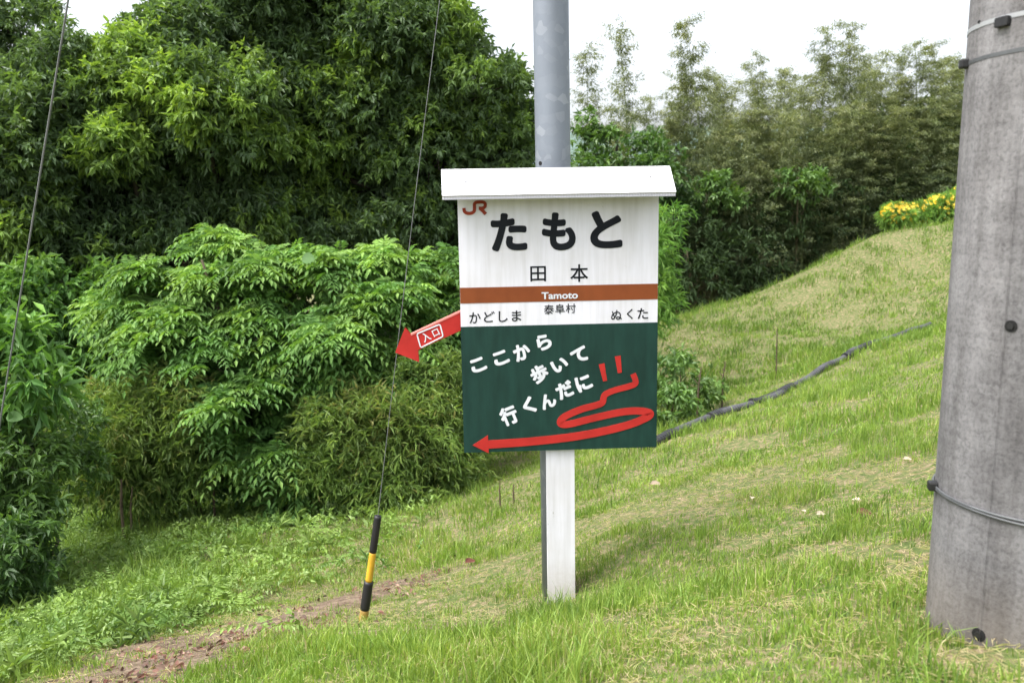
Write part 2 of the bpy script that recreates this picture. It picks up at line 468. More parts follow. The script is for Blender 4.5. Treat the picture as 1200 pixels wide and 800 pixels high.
M['green'] = paint('green_paint', (.011, .040, .032), .5, .3, 6, (4, 4, .8), .22, .05)
M['ink'] = paint('black_paint', (.008, .010, .014), .55, .3, 14, None, .15)
M['letterwhite'] = paint('white_letter', (.64, .66, .70), .5, .08, 14)
M['red'] = paint('red_paint', (.42, .026, .022), .5, .18, 12, None, .2)
M['redtop'] = paint('lit_red_edge', (.66, .22, .19), .5, .12, 12)  # paler red: skylight on the arrow's top edge, put into the colour
M['logo'] = paint('rust_red_paint', (.26, .036, .016), .5, .15, 20, None, .2)
M['black'] = paint('black_rubber', (.014, .014, .015), .5, .3, 20)
M['darksteel'] = paint('dark_steel', (.09, .095, .10), .45, .3, 20)
M['bandsteel'] = paint('steel_band', (.30, .31, .32), .4, .2, 20)
M['yellow'] = paint('yellow_plastic', (.62, .36, .03), .45, .25, 14)
M['dirtyyellow'] = paint('dirty_yellow_plastic', (.40, .25, .06), .6, .5, 18)
M['hosegrey'] = paint('weathered_hose', (.055, .056, .06), .6, .5, 6)
M['hoseblack'] = paint('black_hose', (.018, .018, .02), .5, .4, 10)
M['wire'] = paint('steel_wire', (.15, .155, .16), .5, .3, 10)
M['hole'] = paint('dark_hole', (.006, .006, .006), .8, .2, 10)

# ------------------------------------------------------------------ the steel pole behind the sign
def lathe(Mh, prof, sides, c=(0, 0, 0)):
    """profile of (radius, z)"""
    th = np.linspace(0, 2 * math.pi, sides, endpoint=False)
    V = np.concatenate([np.c_[r * np.cos(th), r * np.sin(th), np.full(sides, z)] for r, z in prof]) + np.array(c)
    n = len(prof)
    i = np.arange(n - 1)[:, None] * sides; j = np.arange(sides)[None, :]; k = (j + 1) % sides
    Mh.quads(V, np.stack([i + j, i + k, i + sides + k, i + sides + j], -1).reshape(-1, 4))
POLE_Y = 3.165
pb = at(655, 703, POLE_Y)
pole = empty('steel_pole', (pb[0], pb[1], g1(pb[0], pb[1]) - .05))
m = Mesh(); lathe(m, [(.001, 0), (.0675, 0), (.0665, 1.0), (.0655, 2.2), (.0645, 3.4), (.0635, 5.2), (.0635, 5.22)], 48)
m.build('pipe', M['galv'], pole, True)
m = Mesh(); lathe(m, [(.0665, 5.221), (.0665, 5.245), (.05, 5.265), (.001, 5.275)], 32); m.build('cap', M['galv'], pole, True)
hb = at(636, 191, POLE_Y - .06)
hl = hb - np.array(pole.location)
ang = math.asin(max(-1, min(1, hl[0] / .0655)))
m = Mesh()
ax = np.array([math.sin(ang), -math.cos(ang), 0])
m.tube([np.array([0, 0, hl[2]]) + ax * .060, np.array([0, 0, hl[2]]) + ax * .0675], .0075, 12)
m.build('bolt_hole', M['hole'], pole)
pole.rotation_euler = (0, math.radians(-.25), 0)
tag(pole, 'tall grey galvanised steel pole rising behind the white sign', 'pole')

# ------------------------------------------------------------------ the station-style sign
SY, SYAW = 3.05, math.radians(2.5)
so = at(657, 709, SY)
so[2] = min(so[2], g1(so[0], so[1]) + .01)
sign = empty('station_sign', so, SYAW)
_ex = np.array([math.cos(SYAW), math.sin(SYAW), 0]); _ey = np.array([-math.sin(SYAW), math.cos(SYAW), 0])
def sl(u, v, yl=0.0):
    """photo pixel -> local x, z on the sign's plane y = yl"""
    d = ray(u, v); o = np.array([0, 0, EYE]) - so
    t = (yl - o @ _ey) / (d @ _ey)
    p = o + d * t
    return np.array([p @ _ex, p[2]])
c4 = [sl(535, 233), sl(772, 229), sl(545, 530), sl(769, 523)]
bx0, bx1 = (c4[0][0] + c4[2][0]) / 2, (c4[1][0] + c4[3][0]) / 2
bz1, bz0 = (c4[0][1] + c4[1][1]) / 2, (c4[2][1] + c4[3][1]) / 2
def quad_board(Mh, x0, x1, z0, z1, y0, y1):
    Mh.box(((x0 + x1) / 2, (y0 + y1) / 2, (z0 + z1) / 2), (x1 - x0, y1 - y0, z1 - z0))
m = Mesh(); quad_board(m, bx0, bx1, bz0, bz1 + .01, 0, .02)
board = m.build('board', M['white'], sign)
zb1 = (sl(538, 338.5)[1] + sl(771, 331)[1]) / 2; zb0 = (sl(538, 356)[1] + sl(771, 350)[1]) / 2
m = Mesh(); quad_board(m, bx0 + .0005, bx1 - .0005, zb0, zb1, -.0012, .0004); m.build('brown_band', M['brown'], board)
zg1 = (sl(540, 384)[1] + sl(770, 376.5)[1]) / 2
m = Mesh(); quad_board(m, bx0 - .0008, bx1 + .0008, bz0 - .001, zg1, -.0012, .0214); gp = m.build('green_panel', M['green'], board)
# white plank down to the ground
w0, w1 = sl(641, 600, .012)[0], sl(673.5, 600, .012)[0]
m = Mesh(); quad_board(m, w0, w1, -.12, bz0 - .002, .012, .034)
tag(m.build('plank', M['white'], sign), 'white painted upright plank below the green panel')
# roof: bent white sheet with a fluted front edge
TOPB = -.085
eL, eR = sl(518, 229, TOPB), sl(792.5, 225, TOPB)
rL, rR = sl(517, 199, .02), sl(785, 194, .02)
ez, rz = (eL[1] + eR[1]) / 2, (rL[1] + rR[1]) / 2
m = Mesh()
t_ = .004
def rp(x, y, z): return [x, y, z]
V = [rp(eL[0], TOPB, ez), rp(eR[0], TOPB, ez), rp(rR[0], .02, rz), rp(rL[0], .02, rz),
     rp(eL[0], TOPB + .004, ez - t_), rp(eR[0], TOPB + .004, ez - t_), rp(rR[0], .02, rz - t_), rp(rL[0], .02, rz - t_)]
m.quads(V, [[0, 1, 2, 3], [5, 4, 7, 6], [0, 4, 5, 1], [1, 5, 6, 2], [3, 2, 6, 7], [0, 3, 7, 4]])
V = [rp(rL[0], .0202, rz), rp(rR[0], .0202, rz), rp(rR[0], .028, rz - .09), rp(rL[0], .028, rz - .09),
     rp(rL[0], .022, rz - t_), rp(rR[0], .022, rz - t_), rp(rR[0], .0225, rz - .09), rp(rL[0], .0225, rz - .09)]
m.quads(V, [[0, 1, 2, 3], [5, 4, 7, 6], [0, 4, 5, 1], [1, 5, 6, 2], [3, 2, 6, 7], [0, 3, 7, 4]])
roof = m.build('roof', M['roofwhite'], sign)
m = Mesh(); m.box(((eL[0] + eR[0]) / 2, TOPB + .010, ez - .0075), (eR[0] - eL[0] - .001, .006, .013)); m.build('edge_backing', M['roofwhite'], roof)
m = Mesh(); x = eL[0] + .004
while x < eR[0] - .004:
    m.box((x, TOPB + .0052, ez - .0085), (.0034, .0034, .009)); x += .0098
tag(m.build('fluted_edge', M['roofwhite'], roof), kind='stuff')
m = Mesh(); m.box(((eL[0] + eR[0]) / 2, TOPB + .0065, ez - .0145), (eR[0] - eL[0] - .003, .009, .002)); m.build('edge_strip', M['bandsteel'], roof)
# two blocks behind the board that hold it to the pole
for z in (bz0 + .12, bz1 - .15):
    m = Mesh(); m.box((pb[0] - so[0], .033, z), (.16, .018, .05)); m.build('fixing_block', M['darksteel'], sign)

def text_mesh(body):
    cu = bpy.data.curves.new('lettering', 'FONT')
    cu.body = body; cu.size = 1.0; cu.resolution_u = 6
    o = bpy.data.objects.new('tmp', cu); COL.objects.link(o)
    dg = bpy.context.evaluated_depsgraph_get(); dg.update()
    me = bpy.data.meshes.new_from_object(o.evaluated_get(dg))
    bpy.data.objects.remove(o); bpy.data.curves.remove(cu)
    V = np.empty(len(me.vertices) * 3, np.float32); me.vertices.foreach_get('co', V); V = V.reshape(-1, 3).astype(float)
    me.calc_loop_triangles()
    T = np.empty(len(me.loop_triangles) * 3, np.int32); me.loop_triangles.foreach_get('vertices', T); T = T.reshape(-1, 3)
    bpy.data.meshes.remove(me)
    return V, T
def put_text(name, body, u, v, wpx, hpx, rot, mat, parent, bold, y=-.0004):
    """painted character: the glyph laid over itself a brush radius apart, each coat a hair above the last"""
    V, T = text_mesh(body)
    lo, hi = V.min(0), V.max(0); ctr = (lo + hi) / 2
    k = 1 / pxm_s
    sx, sz = wpx * k / (hi[0] - lo[0] + 2 * bold), hpx * k / (hi[1] - lo[1] + 2 * bold)
    a = math.radians(rot); ca, sa = math.cos(a), math.sin(a)
    p = sl(u, v)
    Mh = Mesh()
    nb = 14 if bold > .02 else 8
    offs = [(0, 0)] + [(bold * math.cos(t), bold * math.sin(t)) for t in np.linspace(0, 2 * math.pi, nb, endpoint=False)]
    for i, (ox, oz) in enumerate(offs):
        x = (V[:, 0] - ctr[0] + ox) * sx; z = (V[:, 1] - ctr[1] + oz) * sz
        Mh.add(np.c_[p[0] + x * ca - z * sa, np.full(len(V), y - .0003 - .00008 * i), p[1] + x * sa + z * ca], T)
    return Mh.build(name, mat, parent)
pxm_s = 1.0 / np.linalg.norm(sl(653.5, 380) - sl(652.5, 380))
def A(x, y): return 500 + x / 3.6375, 180 + y / 3.6375
def B(x, y): return 520 + x / 4.2857, 370 + y / 4.2857
a1 = 3.6375; b1 = 4.2857
for ch, x, y, w, h in (('た', 351, 335, 152, 158), ('も', 563, 332, 142, 158), ('と', 766, 324, 136, 156)):
    put_text('character', ch, *A(x, y), w / a1, h / a1, 0, M['ink'], board, .045)
for ch, x, y, w, h in (('田', 475, 512, 66, 64), ('本', 650, 509, 76, 74)):
    put_text('character', ch, *A(x, y), w / a1, h / a1, 0, M['ink'], board, .012)
tag(put_text('lettering', 'Tamoto', *A(567, 604), 154 / a1, 30 / a1, 0, M['letterwhite'], board, .028, y=-.0016), 'white word on the brown band')
for ch, x, y, w, h in (('泰', 521, 664, 42, 41), ('阜', 568, 661, 42, 40), ('村', 614, 659, 42, 40)):
    put_text('character', ch, *A(x, y), w / a1, h / a1, 0, M['ink'], board, .008)
for ch, x, y, w, h in (('か', 206, 699, 48, 47), ('ど', 267, 695, 46, 46), ('し', 326, 694, 38, 46), ('ま', 383, 691, 40, 46)):
    put_text('character', ch, *A(x, y), w / a1, h / a1, 0, M['ink'], board, .010)
for ch, x, y, w, h in (('ぬ', 809, 687, 46, 42), ('く', 866, 683, 26, 44), ('た', 921, 681, 46, 46)):
    put_text('character', ch, *A(x, y), w / a1, h / a1, 0, M['ink'], board, .010)
for ch, x, y, w, h, r in (('こ', 173, 246, 78, 70, 18), ('こ', 287, 211, 78, 70, 18), ('か', 392, 181, 84, 84, 17), ('ら', 502, 131, 74, 80, 17),
                          ('歩', 480, 290, 88, 90, 24), ('い', 582, 246, 82, 66, 24), ('て', 682, 197, 84, 76, 23),
                          ('行', 327, 500, 88, 98, 20), ('く', 427, 449, 62, 88, 22), ('ん', 523, 426, 80, 76, 20), ('だ', 608, 371, 88, 84, 22), ('に', 702, 336, 82, 82, 20)):
    put_text('character', ch, *B(x, y), w / b1, h / b1, r + .8, M['letterwhite'], gp, .05, y=-.0016)

def stroke(Mh, pts, wd, y0, y1, closed=False):
    """flat painted stroke with mitred bends, local x-z points"""
    P = np.asarray(pts, float); n = len(P)
    wd = np.broadcast_to(np.asarray(wd, float), (n,))
    T = np.gradient(P, axis=0); T /= np.linalg.norm(T, axis=1)[:, None] + 1e-9
    Nn = np.c_[-T[:, 1], T[:, 0]]
    Lf = P + Nn * wd[:, None] / 2; Rt = P - Nn * wd[:, None] / 2
    V = []
    for y in (y0, y1):
        for i in range(n):
            V += [[Lf[i, 0], y, Lf[i, 1]], [Rt[i, 0], y, Rt[i, 1]]]
    q = []
    for i in range(n - 1):
        a = 2 * i
        q += [[a, a + 1, a + 3, a + 2], [2 * n + a, 2 * n + a + 2, 2 * n + a + 3, 2 * n + a + 1], [a, a + 2, 2 * n + a + 2, 2 * n + a], [a + 1, 2 * n + a + 1, 2 * n + a + 3, a + 3]]
    Mh.quads(V, q)
def smooth_path(pts, k=8):
    P = np.asarray(pts, float)
    P = np.r_[P[:1], P, P[-1:]]
    out = []
    for i in range(1, len(P) - 2):
        for t in np.linspace(0, 1, k, endpoint=False):
            p0, p1, p2, p3 = P[i - 1:i + 3]
            out.append(.5 * (2 * p1 + (p2 - p0) * t + (2 * p0 - 5 * p1 + 4 * p2 - p3) * t * t + (3 * p1 - p0 - 3 * p2 + p3) * t ** 3))
    out.append(P[-2])
    return np.array(out)
YF, YB = -.0032, -.0014
tr = [(950, 290), (962, 322), (960, 340), (930, 353), (850, 375), (808, 397), (797, 432), (770, 446), (690, 468), (612, 502), (586, 527), (594, 543), (640, 540), (760, 510), (880, 484), (960, 476),
      (1022, 482), (1036, 494), (1010, 513), (930, 545), (800, 578), (640, 607), (430, 630), (215, 645)]
tp = smooth_path([sl(*B(*p)) for p in tr], 7)
wpx = np.interp(np.linspace(0, 1, len(tp)), [0, .2, .35, .5, .7, 1], [29, 31, 35, 36, 38, 43]) / b1 / pxm_s
m = Mesh(); stroke(m, tp, wpx, YF, YB); ar = m.build('winding_arrow', M['red'], gp)
hd = [sl(*B(145, 648)), sl(*B(222, 598)), sl(*B(226, 688))]
m = Mesh(); V = [[p[0], y, p[1]] for y in (YF - .0004, YB) for p in hd]
m.add(V, [[0, 2, 1], [3, 4, 5], [0, 1, 4], [0, 4, 3], [1, 2, 5], [1, 5, 4], [2, 0, 3], [2, 3, 5]]); m.build('arrow_head', M['red'], ar)
for p0, p1 in (((792, 240), (810, 326)), ((873, 201), (884, 285))):
    m = Mesh(); stroke(m, [sl(*B(*p0)), (sl(*B(*p0)) + sl(*B(*p1))) / 2, sl(*B(*p1))], np.array([30, 25, 21]) / b1 / pxm_s, YF, YB)
    m.build('red_dash', M['red'], gp)
# the two-letter emblem at the top left
m = Mesh(); lw = 13.5 / a1 / pxm_s
def Aq(*pts): return [sl(*A(*p)) for p in pts]
stroke(m, smooth_path(Aq((159, 232), (161, 246), (172, 254), (190, 254), (202, 246), (204, 230), (204, 215), (212, 208), (225, 207)), 6), lw, -.0026, -.0002)
stroke(m, smooth_path(Aq((222, 207), (240, 207), (249, 214), (248, 226), (238, 233), (222, 233)), 6), lw, -.0027, -.0002)
stroke(m, Aq((228, 234), (240, 245), (252, 258)), lw * 1.05, -.0028, -.0002)
m.build('emblem', M['logo'], board)
# small stains and nicks
for u, v, w, h in ((546, 213, 4, 1.2), (762, 208, 2.2, 2.2)):
    p = sl(u, v, -.035)
    m = Mesh(); m.box((p[0], -.0372, p[1] + .001), (w / pxm_s, .003, h / pxm_s)); m.build('nick', M['bandsteel'], roof)
tag(sign, 'white and green station-style name sign with small white roof on a white plank', 'sign')

# ------------------------------------------------------------------ the red arrow board behind the sign
AYL = .045
arrow = empty('arrow_sign', so + _ex * sl(520, 380, AYL)[0] + _ey * AYL + np.array([0, 0, sl(520, 380, AYL)[1]]), SYAW)
ao = sl(520, 380, AYL)
def al(u, v): return sl(u, v, AYL) - ao
out = [al(463, 413), al(474.5, 384), al(482, 393), al(600, 338), al(606, 357), al(490, 410), al(491, 424)]
m = Mesh(); n = len(out); TH = .022
V = [[p[0], y, p[1]] for y in (0, TH) for p in out]
tri = [[0, 1, 2], [0, 2, 5], [0, 5, 6], [2, 3, 4], [2, 4, 5]]
m.add(V, [[a, b, c] for a, b, c in tri] + [[a + n, c + n, b + n] for a, b, c in tri])
m.quads(V, [[i, i + n, (i + 1) % n + n, (i + 1) % n] for i in range(n) if i != 2 and i != 1])
ab = m.build('arrow_board', M['red'], arrow)
m = Mesh()
e0, e1 = np.array([al(482, 393)[0], al(482, 393)[1]]), np.array([al(600, 338)[0], al(600, 338)[1]])
dn = e1 - e0; dn /= np.linalg.norm(dn); nn = np.array([-dn[1], dn[0]]) * .0065
P4 = [e0, e1, e1 + nn, e0 + nn]
V = [[p[0], y, p[1]] for y in (-.0015, TH + .001) for p in P4]
m.quads(V, [[0, 1, 2, 3], [7, 6, 5, 4], [0, 4, 5, 1], [1, 5, 6, 2], [2, 6, 7, 3], [3, 7, 4, 0]])
tag(m.build('top_edge', M['redtop'], arrow), 'top edge of the red arrow, coloured pale as if lit')
# rounded white frame with two characters
def D(x, y): return 440 + x / 8.0, 340 + y / 8.0
def rrect(cs, r=.28):
    pts = []
    for i in range(4):
        p, a, b = np.array(cs[i]), np.array(cs[i - 1]), np.array(cs[(i + 1) % 4])
        s = p + (a - p) * min(r, 18 / np.linalg.norm(a - p)); e = p + (b - p) * min(r, 18 / np.linalg.norm(b - p))
        for t in np.linspace(0, 1, 6): pts.append((1 - t) ** 2 * s + 2 * t * (1 - t) * p + t * t * e)
    pts.append(pts[0]); return pts
fr = [al(*D(*p)) for p in rrect([(388, 408), (605, 318), (634, 432), (424, 538)])]
fr = fr + [fr[1]]
m = Mesh(); stroke(m, fr, 1.5 / pxm_s, -.0022, -.0003); m.build('frame', M['letterwhite'], ab)
for ch, x, y, w, h in (('入', 475, 437, 78, 88), ('口', 566, 398, 62, 66)):
    o = put_text('character', ch, *D(x, y), w / 8.0, h / 8.0, 24, M['letterwhite'], ab, .018)
    p0 = sl(*D(x, y)); p1 = al(*D(x, y))
    o.data.transform(Matrix.Translation((p1[0] - p0[0], -.0004, p1[1] - p0[1])))
tag(arrow, 'red arrow board pointing down left from behind the sign', 'sign')

# ------------------------------------------------------------------ the concrete utility pole at the right
UY = 1.6
ub = at(1208, 750, UY)
ug = g1(ub[0], ub[1])
UR0 = .198
upole = empty('utility_pole', (ub[0], ub[1], ug))
m = Mesh(); lathe(m, [(.001, -.4), (UR0 + .003, -.4), (UR0, 0), (UR0 - .0133 * .5, 1), (UR0 - .0133, 2), (UR0 - .0266, 4), (UR0 - .053, 8), (UR0 - .06, 9), (.001, 9.01)], 96)
m.build('shaft', M['concrete'], upole, True)
def ur(z): return UR0 - .00665 * z
def usurf(u, v, extra=0.0):
    """local point on the shaft seen at a photo pixel"""
    d = ray(u, v); o = np.array([0, 0, EYE]) - np.array(upole.location)
    R_ = UR0
    for _ in range(4):
        a = d[0] ** 2 + d[1] ** 2; b = o[0] * d[0] + o[1] * d[1]; c = o[0] ** 2 + o[1] ** 2 - R_ ** 2
        disc = max(b * b - a * c, 0); t = (-b - math.sqrt(disc)) / a; p = o + d * t
        R_ = ur(p[2])
    return p
# mould seam, a raised rib down the shaft
s0 = usurf(1152, 700)
sa = math.atan2(s0[1], s0[0])
m = Mesh()
zz = np.linspace(-.05, 8.9, 60)
m.tube(np.c_[(ur(zz) - .0012) * math.cos(sa), (ur(zz) - .0012) * math.sin(sa), zz], .0035, 6); m.build('mould_seam', M['concrete'], upole)
def ring(Mh, z, r, h, th, tilt=0, ta=0, a0=0, a1=2 * math.pi, n=80):
    a = np.linspace(a0, a1, n)
    zc = z + tilt * np.cos(a - ta)
    V = []
    for rr, dz in ((r, -h / 2), (r + th, -h / 2), (r + th, h / 2), (r, h / 2)):
        V.append(np.c_[rr * np.cos(a), rr * np.sin(a), zc + dz])
    V = np.concatenate(V); q = []
    for k in range(4):
        k2 = (k + 1) % 4
        for i in range(n - 1): q.append([k * n + i, k * n + i + 1, k2 * n + i + 1, k2 * n + i])
    Mh.quads(V, q)
left = math.pi
def clip(name, p, w, h, dpt, mat, parent):
    a = math.atan2(p[1], p[0]); m = Mesh(); m.box((0, 0, 0), (dpt, w, h))
    o = m.build(name, mat, parent); o.location = (p[0], p[1], p[2]); o.rotation_euler = (0, 0, a)
    b = o.modifiers.new('bevel', 'BEVEL'); b.width = min(w, h, dpt) * .2; b.segments = 2
    return o
b1p, b2p, b3p = usurf(1140, 34), usurf(1134, 75), usurf(1098, 569)
m = Mesh(); ring(m, b1p[2], ur(b1p[2]) - .001, .008, .002); bd = m.build('steel_band', M['bandsteel'], upole)
q = usurf(1177, 26); clip('buckle', q * np.array([1.015, 1.015, 1]), .028, .018, .014, M['black'], bd)
m = Mesh(); ring(m, b2p[2], ur(b2p[2]) - .001, .007, .002); bd = m.build('dark_band', M['darksteel'], upole)
clip('buckle', np.array([b2p[0], b2p[1], b2p[2]]) * np.array([1.02, 1.02, 1]), .02, .018, .022, M['black'], bd)
m = Mesh()
a = np.linspace(0, 2 * math.pi, 90); r3 = ur(b3p[2]) + .0035
for dz, tl in ((0, .0), (-.007, .003)):
    m.tube(np.c_[r3 * np.cos(a), r3 * np.sin(a), b3p[2] + dz + tl * np.cos(a * 2)], .0024, 6, cap=False)
bd = m.build('wire_loop', M['darksteel'], upole, True)
clip('buckle', np.array([b3p[0], b3p[1], b3p[2]]) * np.array([1.03, 1.03, 1]), .022, .02, .024, M['black'], bd)
for u, v, r in ((1185, 382, .011), (1147, 743, .013), (1148, 26, .003)):
    p = usurf(u, v); a = math.atan2(p[1], p[0]); ax = np.array([math.cos(a), math.sin(a), 0])
    m = Mesh(); m.tube([p - ax * .02, p + ax * .002], r, 14); bo = m.build('bolt', M['hole'], upole)
    if r > .005:
        m = Mesh(); m.tube([p - ax * .002, p + ax * .0045], r * .55, 6); m.build('bolt_head', M['black'], bo)
tag(upole, 'thick weathered concrete utility pole at the right edge', 'utility pole')

# ------------------------------------------------------------------ guy wires
ga = at(424, 727, 3.2); ga[2] = g1(ga[0], ga[1]) - .03
gt = np.array([pole.location[0] - .03, POLE_Y, pole.location[2] + 5.1])
gd1 = at(443, 604, 3.21)
guy = empty('guy_wire', ga)
m = Mesh()
gp_top = gd1 - ga
mid = at(519, 0, 3.2) - ga
ext = mid + (mid - gp_top) * .75
k = np.linspace(0, 1, 24)
line = [gp_top * .9] + [gp_top + (ext - gp_top) * t + np.array([-.012 * math.sin(math.pi * t), 0, 0]) for t in k]
m.tube(line, .0015, 6); m.build('wire', M['wire'], guy, True)
g0 = np.zeros(3)
dd = gp_top
segs = [(0.0, .17, .018, 'dirtyyellow'), (.17, .42, .0195, 'black'), (.42, .68, .0142, 'yellow'), (.68, 1.0, .0152, 'black')]
for t0, t1, r, mt in segs:
    m = Mesh(); m.tube([dd * t0, dd * (t0 + .02), dd * (t1 - .02), dd * t1], [r * .96, r, r, r * .94], 16)
    m.build('sleeve', M[mt], guy, True)
m = Mesh(); m.tube([dd * 1.0, dd * 1.004], .0085, 12); m.build('sleeve_mouth', M['hole'], guy)
tag(guy, 'steel guy wire with a black and yellow guard sleeve in the grass', 'guy wire')
l0 = at(2, 482, 4.6); l1 = at(80, 0, 4.1)
lg = l0 + (l0 - l1) * .62
lw_ = empty('guy_wire', (lg[0], lg[1], g1(lg[0], lg[1])))
m = Mesh(); m.tube([np.array([0, 0, -.1]), l0 - np.array(lw_.location), l1 - np.array(lw_.location), l1 + (l1 - l0) * .8 - np.array(lw_.location)], .0046, 8)
m.build('wire', M['wire'], lw_, True)
tag(lw_, 'bare grey cable slanting down into the bushes at the far left', 'cable')

# ------------------------------------------------------------------ corrugated drain hose along the bank
hp = [(746, 527, 5.9), (770, 520, 6.0), (815, 500, 6.5), (860, 478, 7.0), (905, 457, 7.6), (950, 434, 8.3), (1000, 411, 9.2), (1045, 394, 10.1), (1089, 378, 11.0)]
hp = np.array([at(*p) for p in hp]); hp[:, 2] = gz(hp[:, 0], hp[:, 1]) + .040
hs = smooth_path(hp, 40)
hs[:, 2] -= .006; 
hose = empty('drain_hose', hp[1])
hl_ = hs - hp[1]
n = len(hs)
def hose_piece(name, i0, i1, r, mat, corr=.10):
    P_ = hl_[i0:i1]
    L_ = np.r_[0, np.cumsum(np.linalg.norm(np.diff(P_, axis=0), axis=1))]
    k = int(L_[-1] / .011)
    s = np.linspace(0, L_[-1], k)
    Q = np.stack([np.interp(s, L_, P_[:, j]) for j in range(3)], 1)
    Q[:, 0] += (noise2(s * 2.2, s * 0 + 5) - .5) * .05; Q[:, 2] += (noise2(s * 2.2, s * 0 + 15) - .5) * .03
    m = Mesh(); m.tube(Q, r * (1 + .25 * (noise2(s * 5, s * 0 + i0) - .5) + corr * np.sign(np.sin(s / .044 * 2 * math.pi)) * .5), 12)
    return m.build(name, mat, hose)
hose_piece('corrugated_hose', 0, n, .035, M['hosegrey'])
for a_, b_, lab in ((10, 62, 'black wrapped stretch nearest the sign'), (92, 116, 'short black wrapped stretch'), (136, 182, 'long dark wrapped stretch at the middle'), (230, 265, 'dark stretch near the upper end')):
    tag(hose_piece('wrap', a_, b_, .042, M['hoseblack'], .06), lab)
tag(hose, 'dark corrugated drain hose lying up the grassy bank behind the sign', 'hose')

# ------------------------------------------------------------------ thin dry stalks standing in the grass
def stalk(u, v0, v1, Y, lab, r=.006, lean=0.0, twig=False):
    p = at(u, v0, Y); z = g1(p[0], p[1]); top = at(u + lean, v1, Y)
    h = top[2] - z
    e = empty('dry_stalk', (p[0], p[1], z))
    m = Mesh(); m.tube([(0, 0, -.05), (.002, .002, h * .3), (-.001 + .3 * (top[0] - p[0]), 0, h * .65), (top[0] - p[0], .004, h)], [r, r * .9, r * .8, r * .5], 6)
    m.build('stem', M['dry'], e)
    if twig:
        for f_, s_ in ((.55, 1), (.7, -1), (.82, 1)):
            m = Mesh(); m.tube([(0, 0, h * f_), (s_ * .04, .01, h * f_ + .05)], [r * .5, r * .25], 5); m.build('twig', M['dry'], e)
    tag(e, lab, 'dry stalk', 'dry stalks in the grass')
stalk(586, 607, 563, 5.6, 'left one of two thin rusty stalks just left of the sign post', .007)
stalk(602, 602, 567, 5.6, 'right one of two thin rusty stalks just left of the sign post', .007)
stalk(909, 448, 385, 9.3, 'single tall thin stalk standing beyond the middle of the hose', .009, 2)
stalk(846, 472, 424, 8.4, 'thin leaning stalk between the sign and the tall stalk', .010, 4, True)
stalk(817, 486, 430, 7.6, 'dark leaning stalk closest behind the lower hose end', .010, 5, True)
stalk(799, 494, 436, 7.9, 'dark branched stalk right beside the green panel edge', .009, -2, True)
stalk(143, 610, 562, 6.1, 'thicker brown dead stem at the foot of the dwarf bamboo', .014, -1)
stalk(153, 608, 570, 6.2, 'thin brown dead stem just right of the thicker dead stem', .010, 2)
stalk(251, 603, 567, 6.6, 'lone brown dead stem below the light green shrub', .013, 0)
stalk(50, 628, 606, 5.6, 'short reddish dead stem near the left edge', .011, 2)
# ------------------------------------------------------------------ vegetation
class Clump:
    def __init__(s, u, v, ru, rv, Y, rd=None):
        s.c = at(u, v, Y); k = 1 / pxm(Y)
        s.r = np.array([ru * k, (rd if rd else (ru + rv) / 2 * k), rv * k]); s.Y = Y
def shell(cl, n, lo=.55, top=0.0):
    d = unit(n); d[:, 2] += top; d = norm(d)
    r = (lo ** 3 + (1 - lo ** 3) * rng.random(n)) ** (1 / 3)
    return cl.c + d * cl.r * r[:, None], norm(d / cl.r)
def jit(n, s): return rng.normal(size=(n, 3)) * s

def oak_spray(F, P, D, tint, L=.094, W=.034, k=11, tl=.20):
    """twigs that end in a rosette of drooping leaves"""
    n = len(P)
    D = norm(D + jit(n, .35) + np.array([0, 0, .15]))
    s = rng.random((n, k)) ** .6
    base = P[:, None, :] + D[:, None, :] * (s * tl)[:, :, None]
    ld = norm(D[:, None, :] * .55 + rng.normal(size=(n, k, 3)) * .75 + np.array([0, 0, -.45]))
    up = norm(np.array([0, 0, 1.0]) + rng.normal(size=(n, k, 3)) * .45)
    t = np.clip(tint[:, None] + rng.normal(size=(n, k)) * .07, 0, 1)
    LL = L * (.65 + .7 * rng.random(n * k))
    leaves(F, base.reshape(-1, 3), ld.reshape(-1, 3), up.reshape(-1, 3), LL, W * (.7 + .6 * rng.random(n * k)), t.ravel(), .08, .18)
def compound_spray(F, P, D, tint, k=6, rl=.25, pairs=6, L=.076, W=.029):
    """whorls of arching feather-shaped leaves"""
    n = len(P)
    a0 = rng.random(n) * 6.28
    up = norm(D * .5 + np.array([0, 0, .8]) + jit(n, .2))
    ref = norm(np.cross(up, unit(n))); ref2 = np.cross(up, ref)
    for j in range(k):
        a = a0 + j * 6.283 / k + rng.normal(size=n) * .25
        R0 = norm(ref * np.cos(a)[:, None] + ref2 * np.sin(a)[:, None] + up * (.15 + .5 * rng.random(n))[:, None] + D * .35)
        rlj = rl * (.5 + .8 * rng.random(n))
        tj = np.clip(tint + rng.normal(size=n) * .08, 0, 1)
        side = norm(np.cross(R0, np.array([0, 0, 1.0])))
        nrm = norm(np.cross(side, R0))
        for q in range(pairs + 1):
            f = (q + .8) / (pairs + .8)
            drop = .42 * f * f
            base = P + R0 * (rlj * f)[:, None] - np.array([0, 0, 1.0]) * (rlj * drop)[:, None]
            ax = norm(R0 - np.array([0, 0, 1.0]) * .84 * f)
            if q == pairs:
                leaves(F, base, ax + np.array([0, 0, -.2]), nrm, L, W, tj, .05, .12)
                continue
            sz = L * (.75 + .35 * math.sin(math.pi * min(f + .15, 1))) * (.85 + .3 * rng.random(n))
            for sg in (-1, 1):
                d_ = norm(side * sg + ax * .55 + np.array([0, 0, -.28]) + jit(n, .10))
                leaves(F, base, d_, nrm + jit(n, .12), sz, W, np.clip(tj + rng.normal(size=n) * .04, 0, 1), .06, .12)
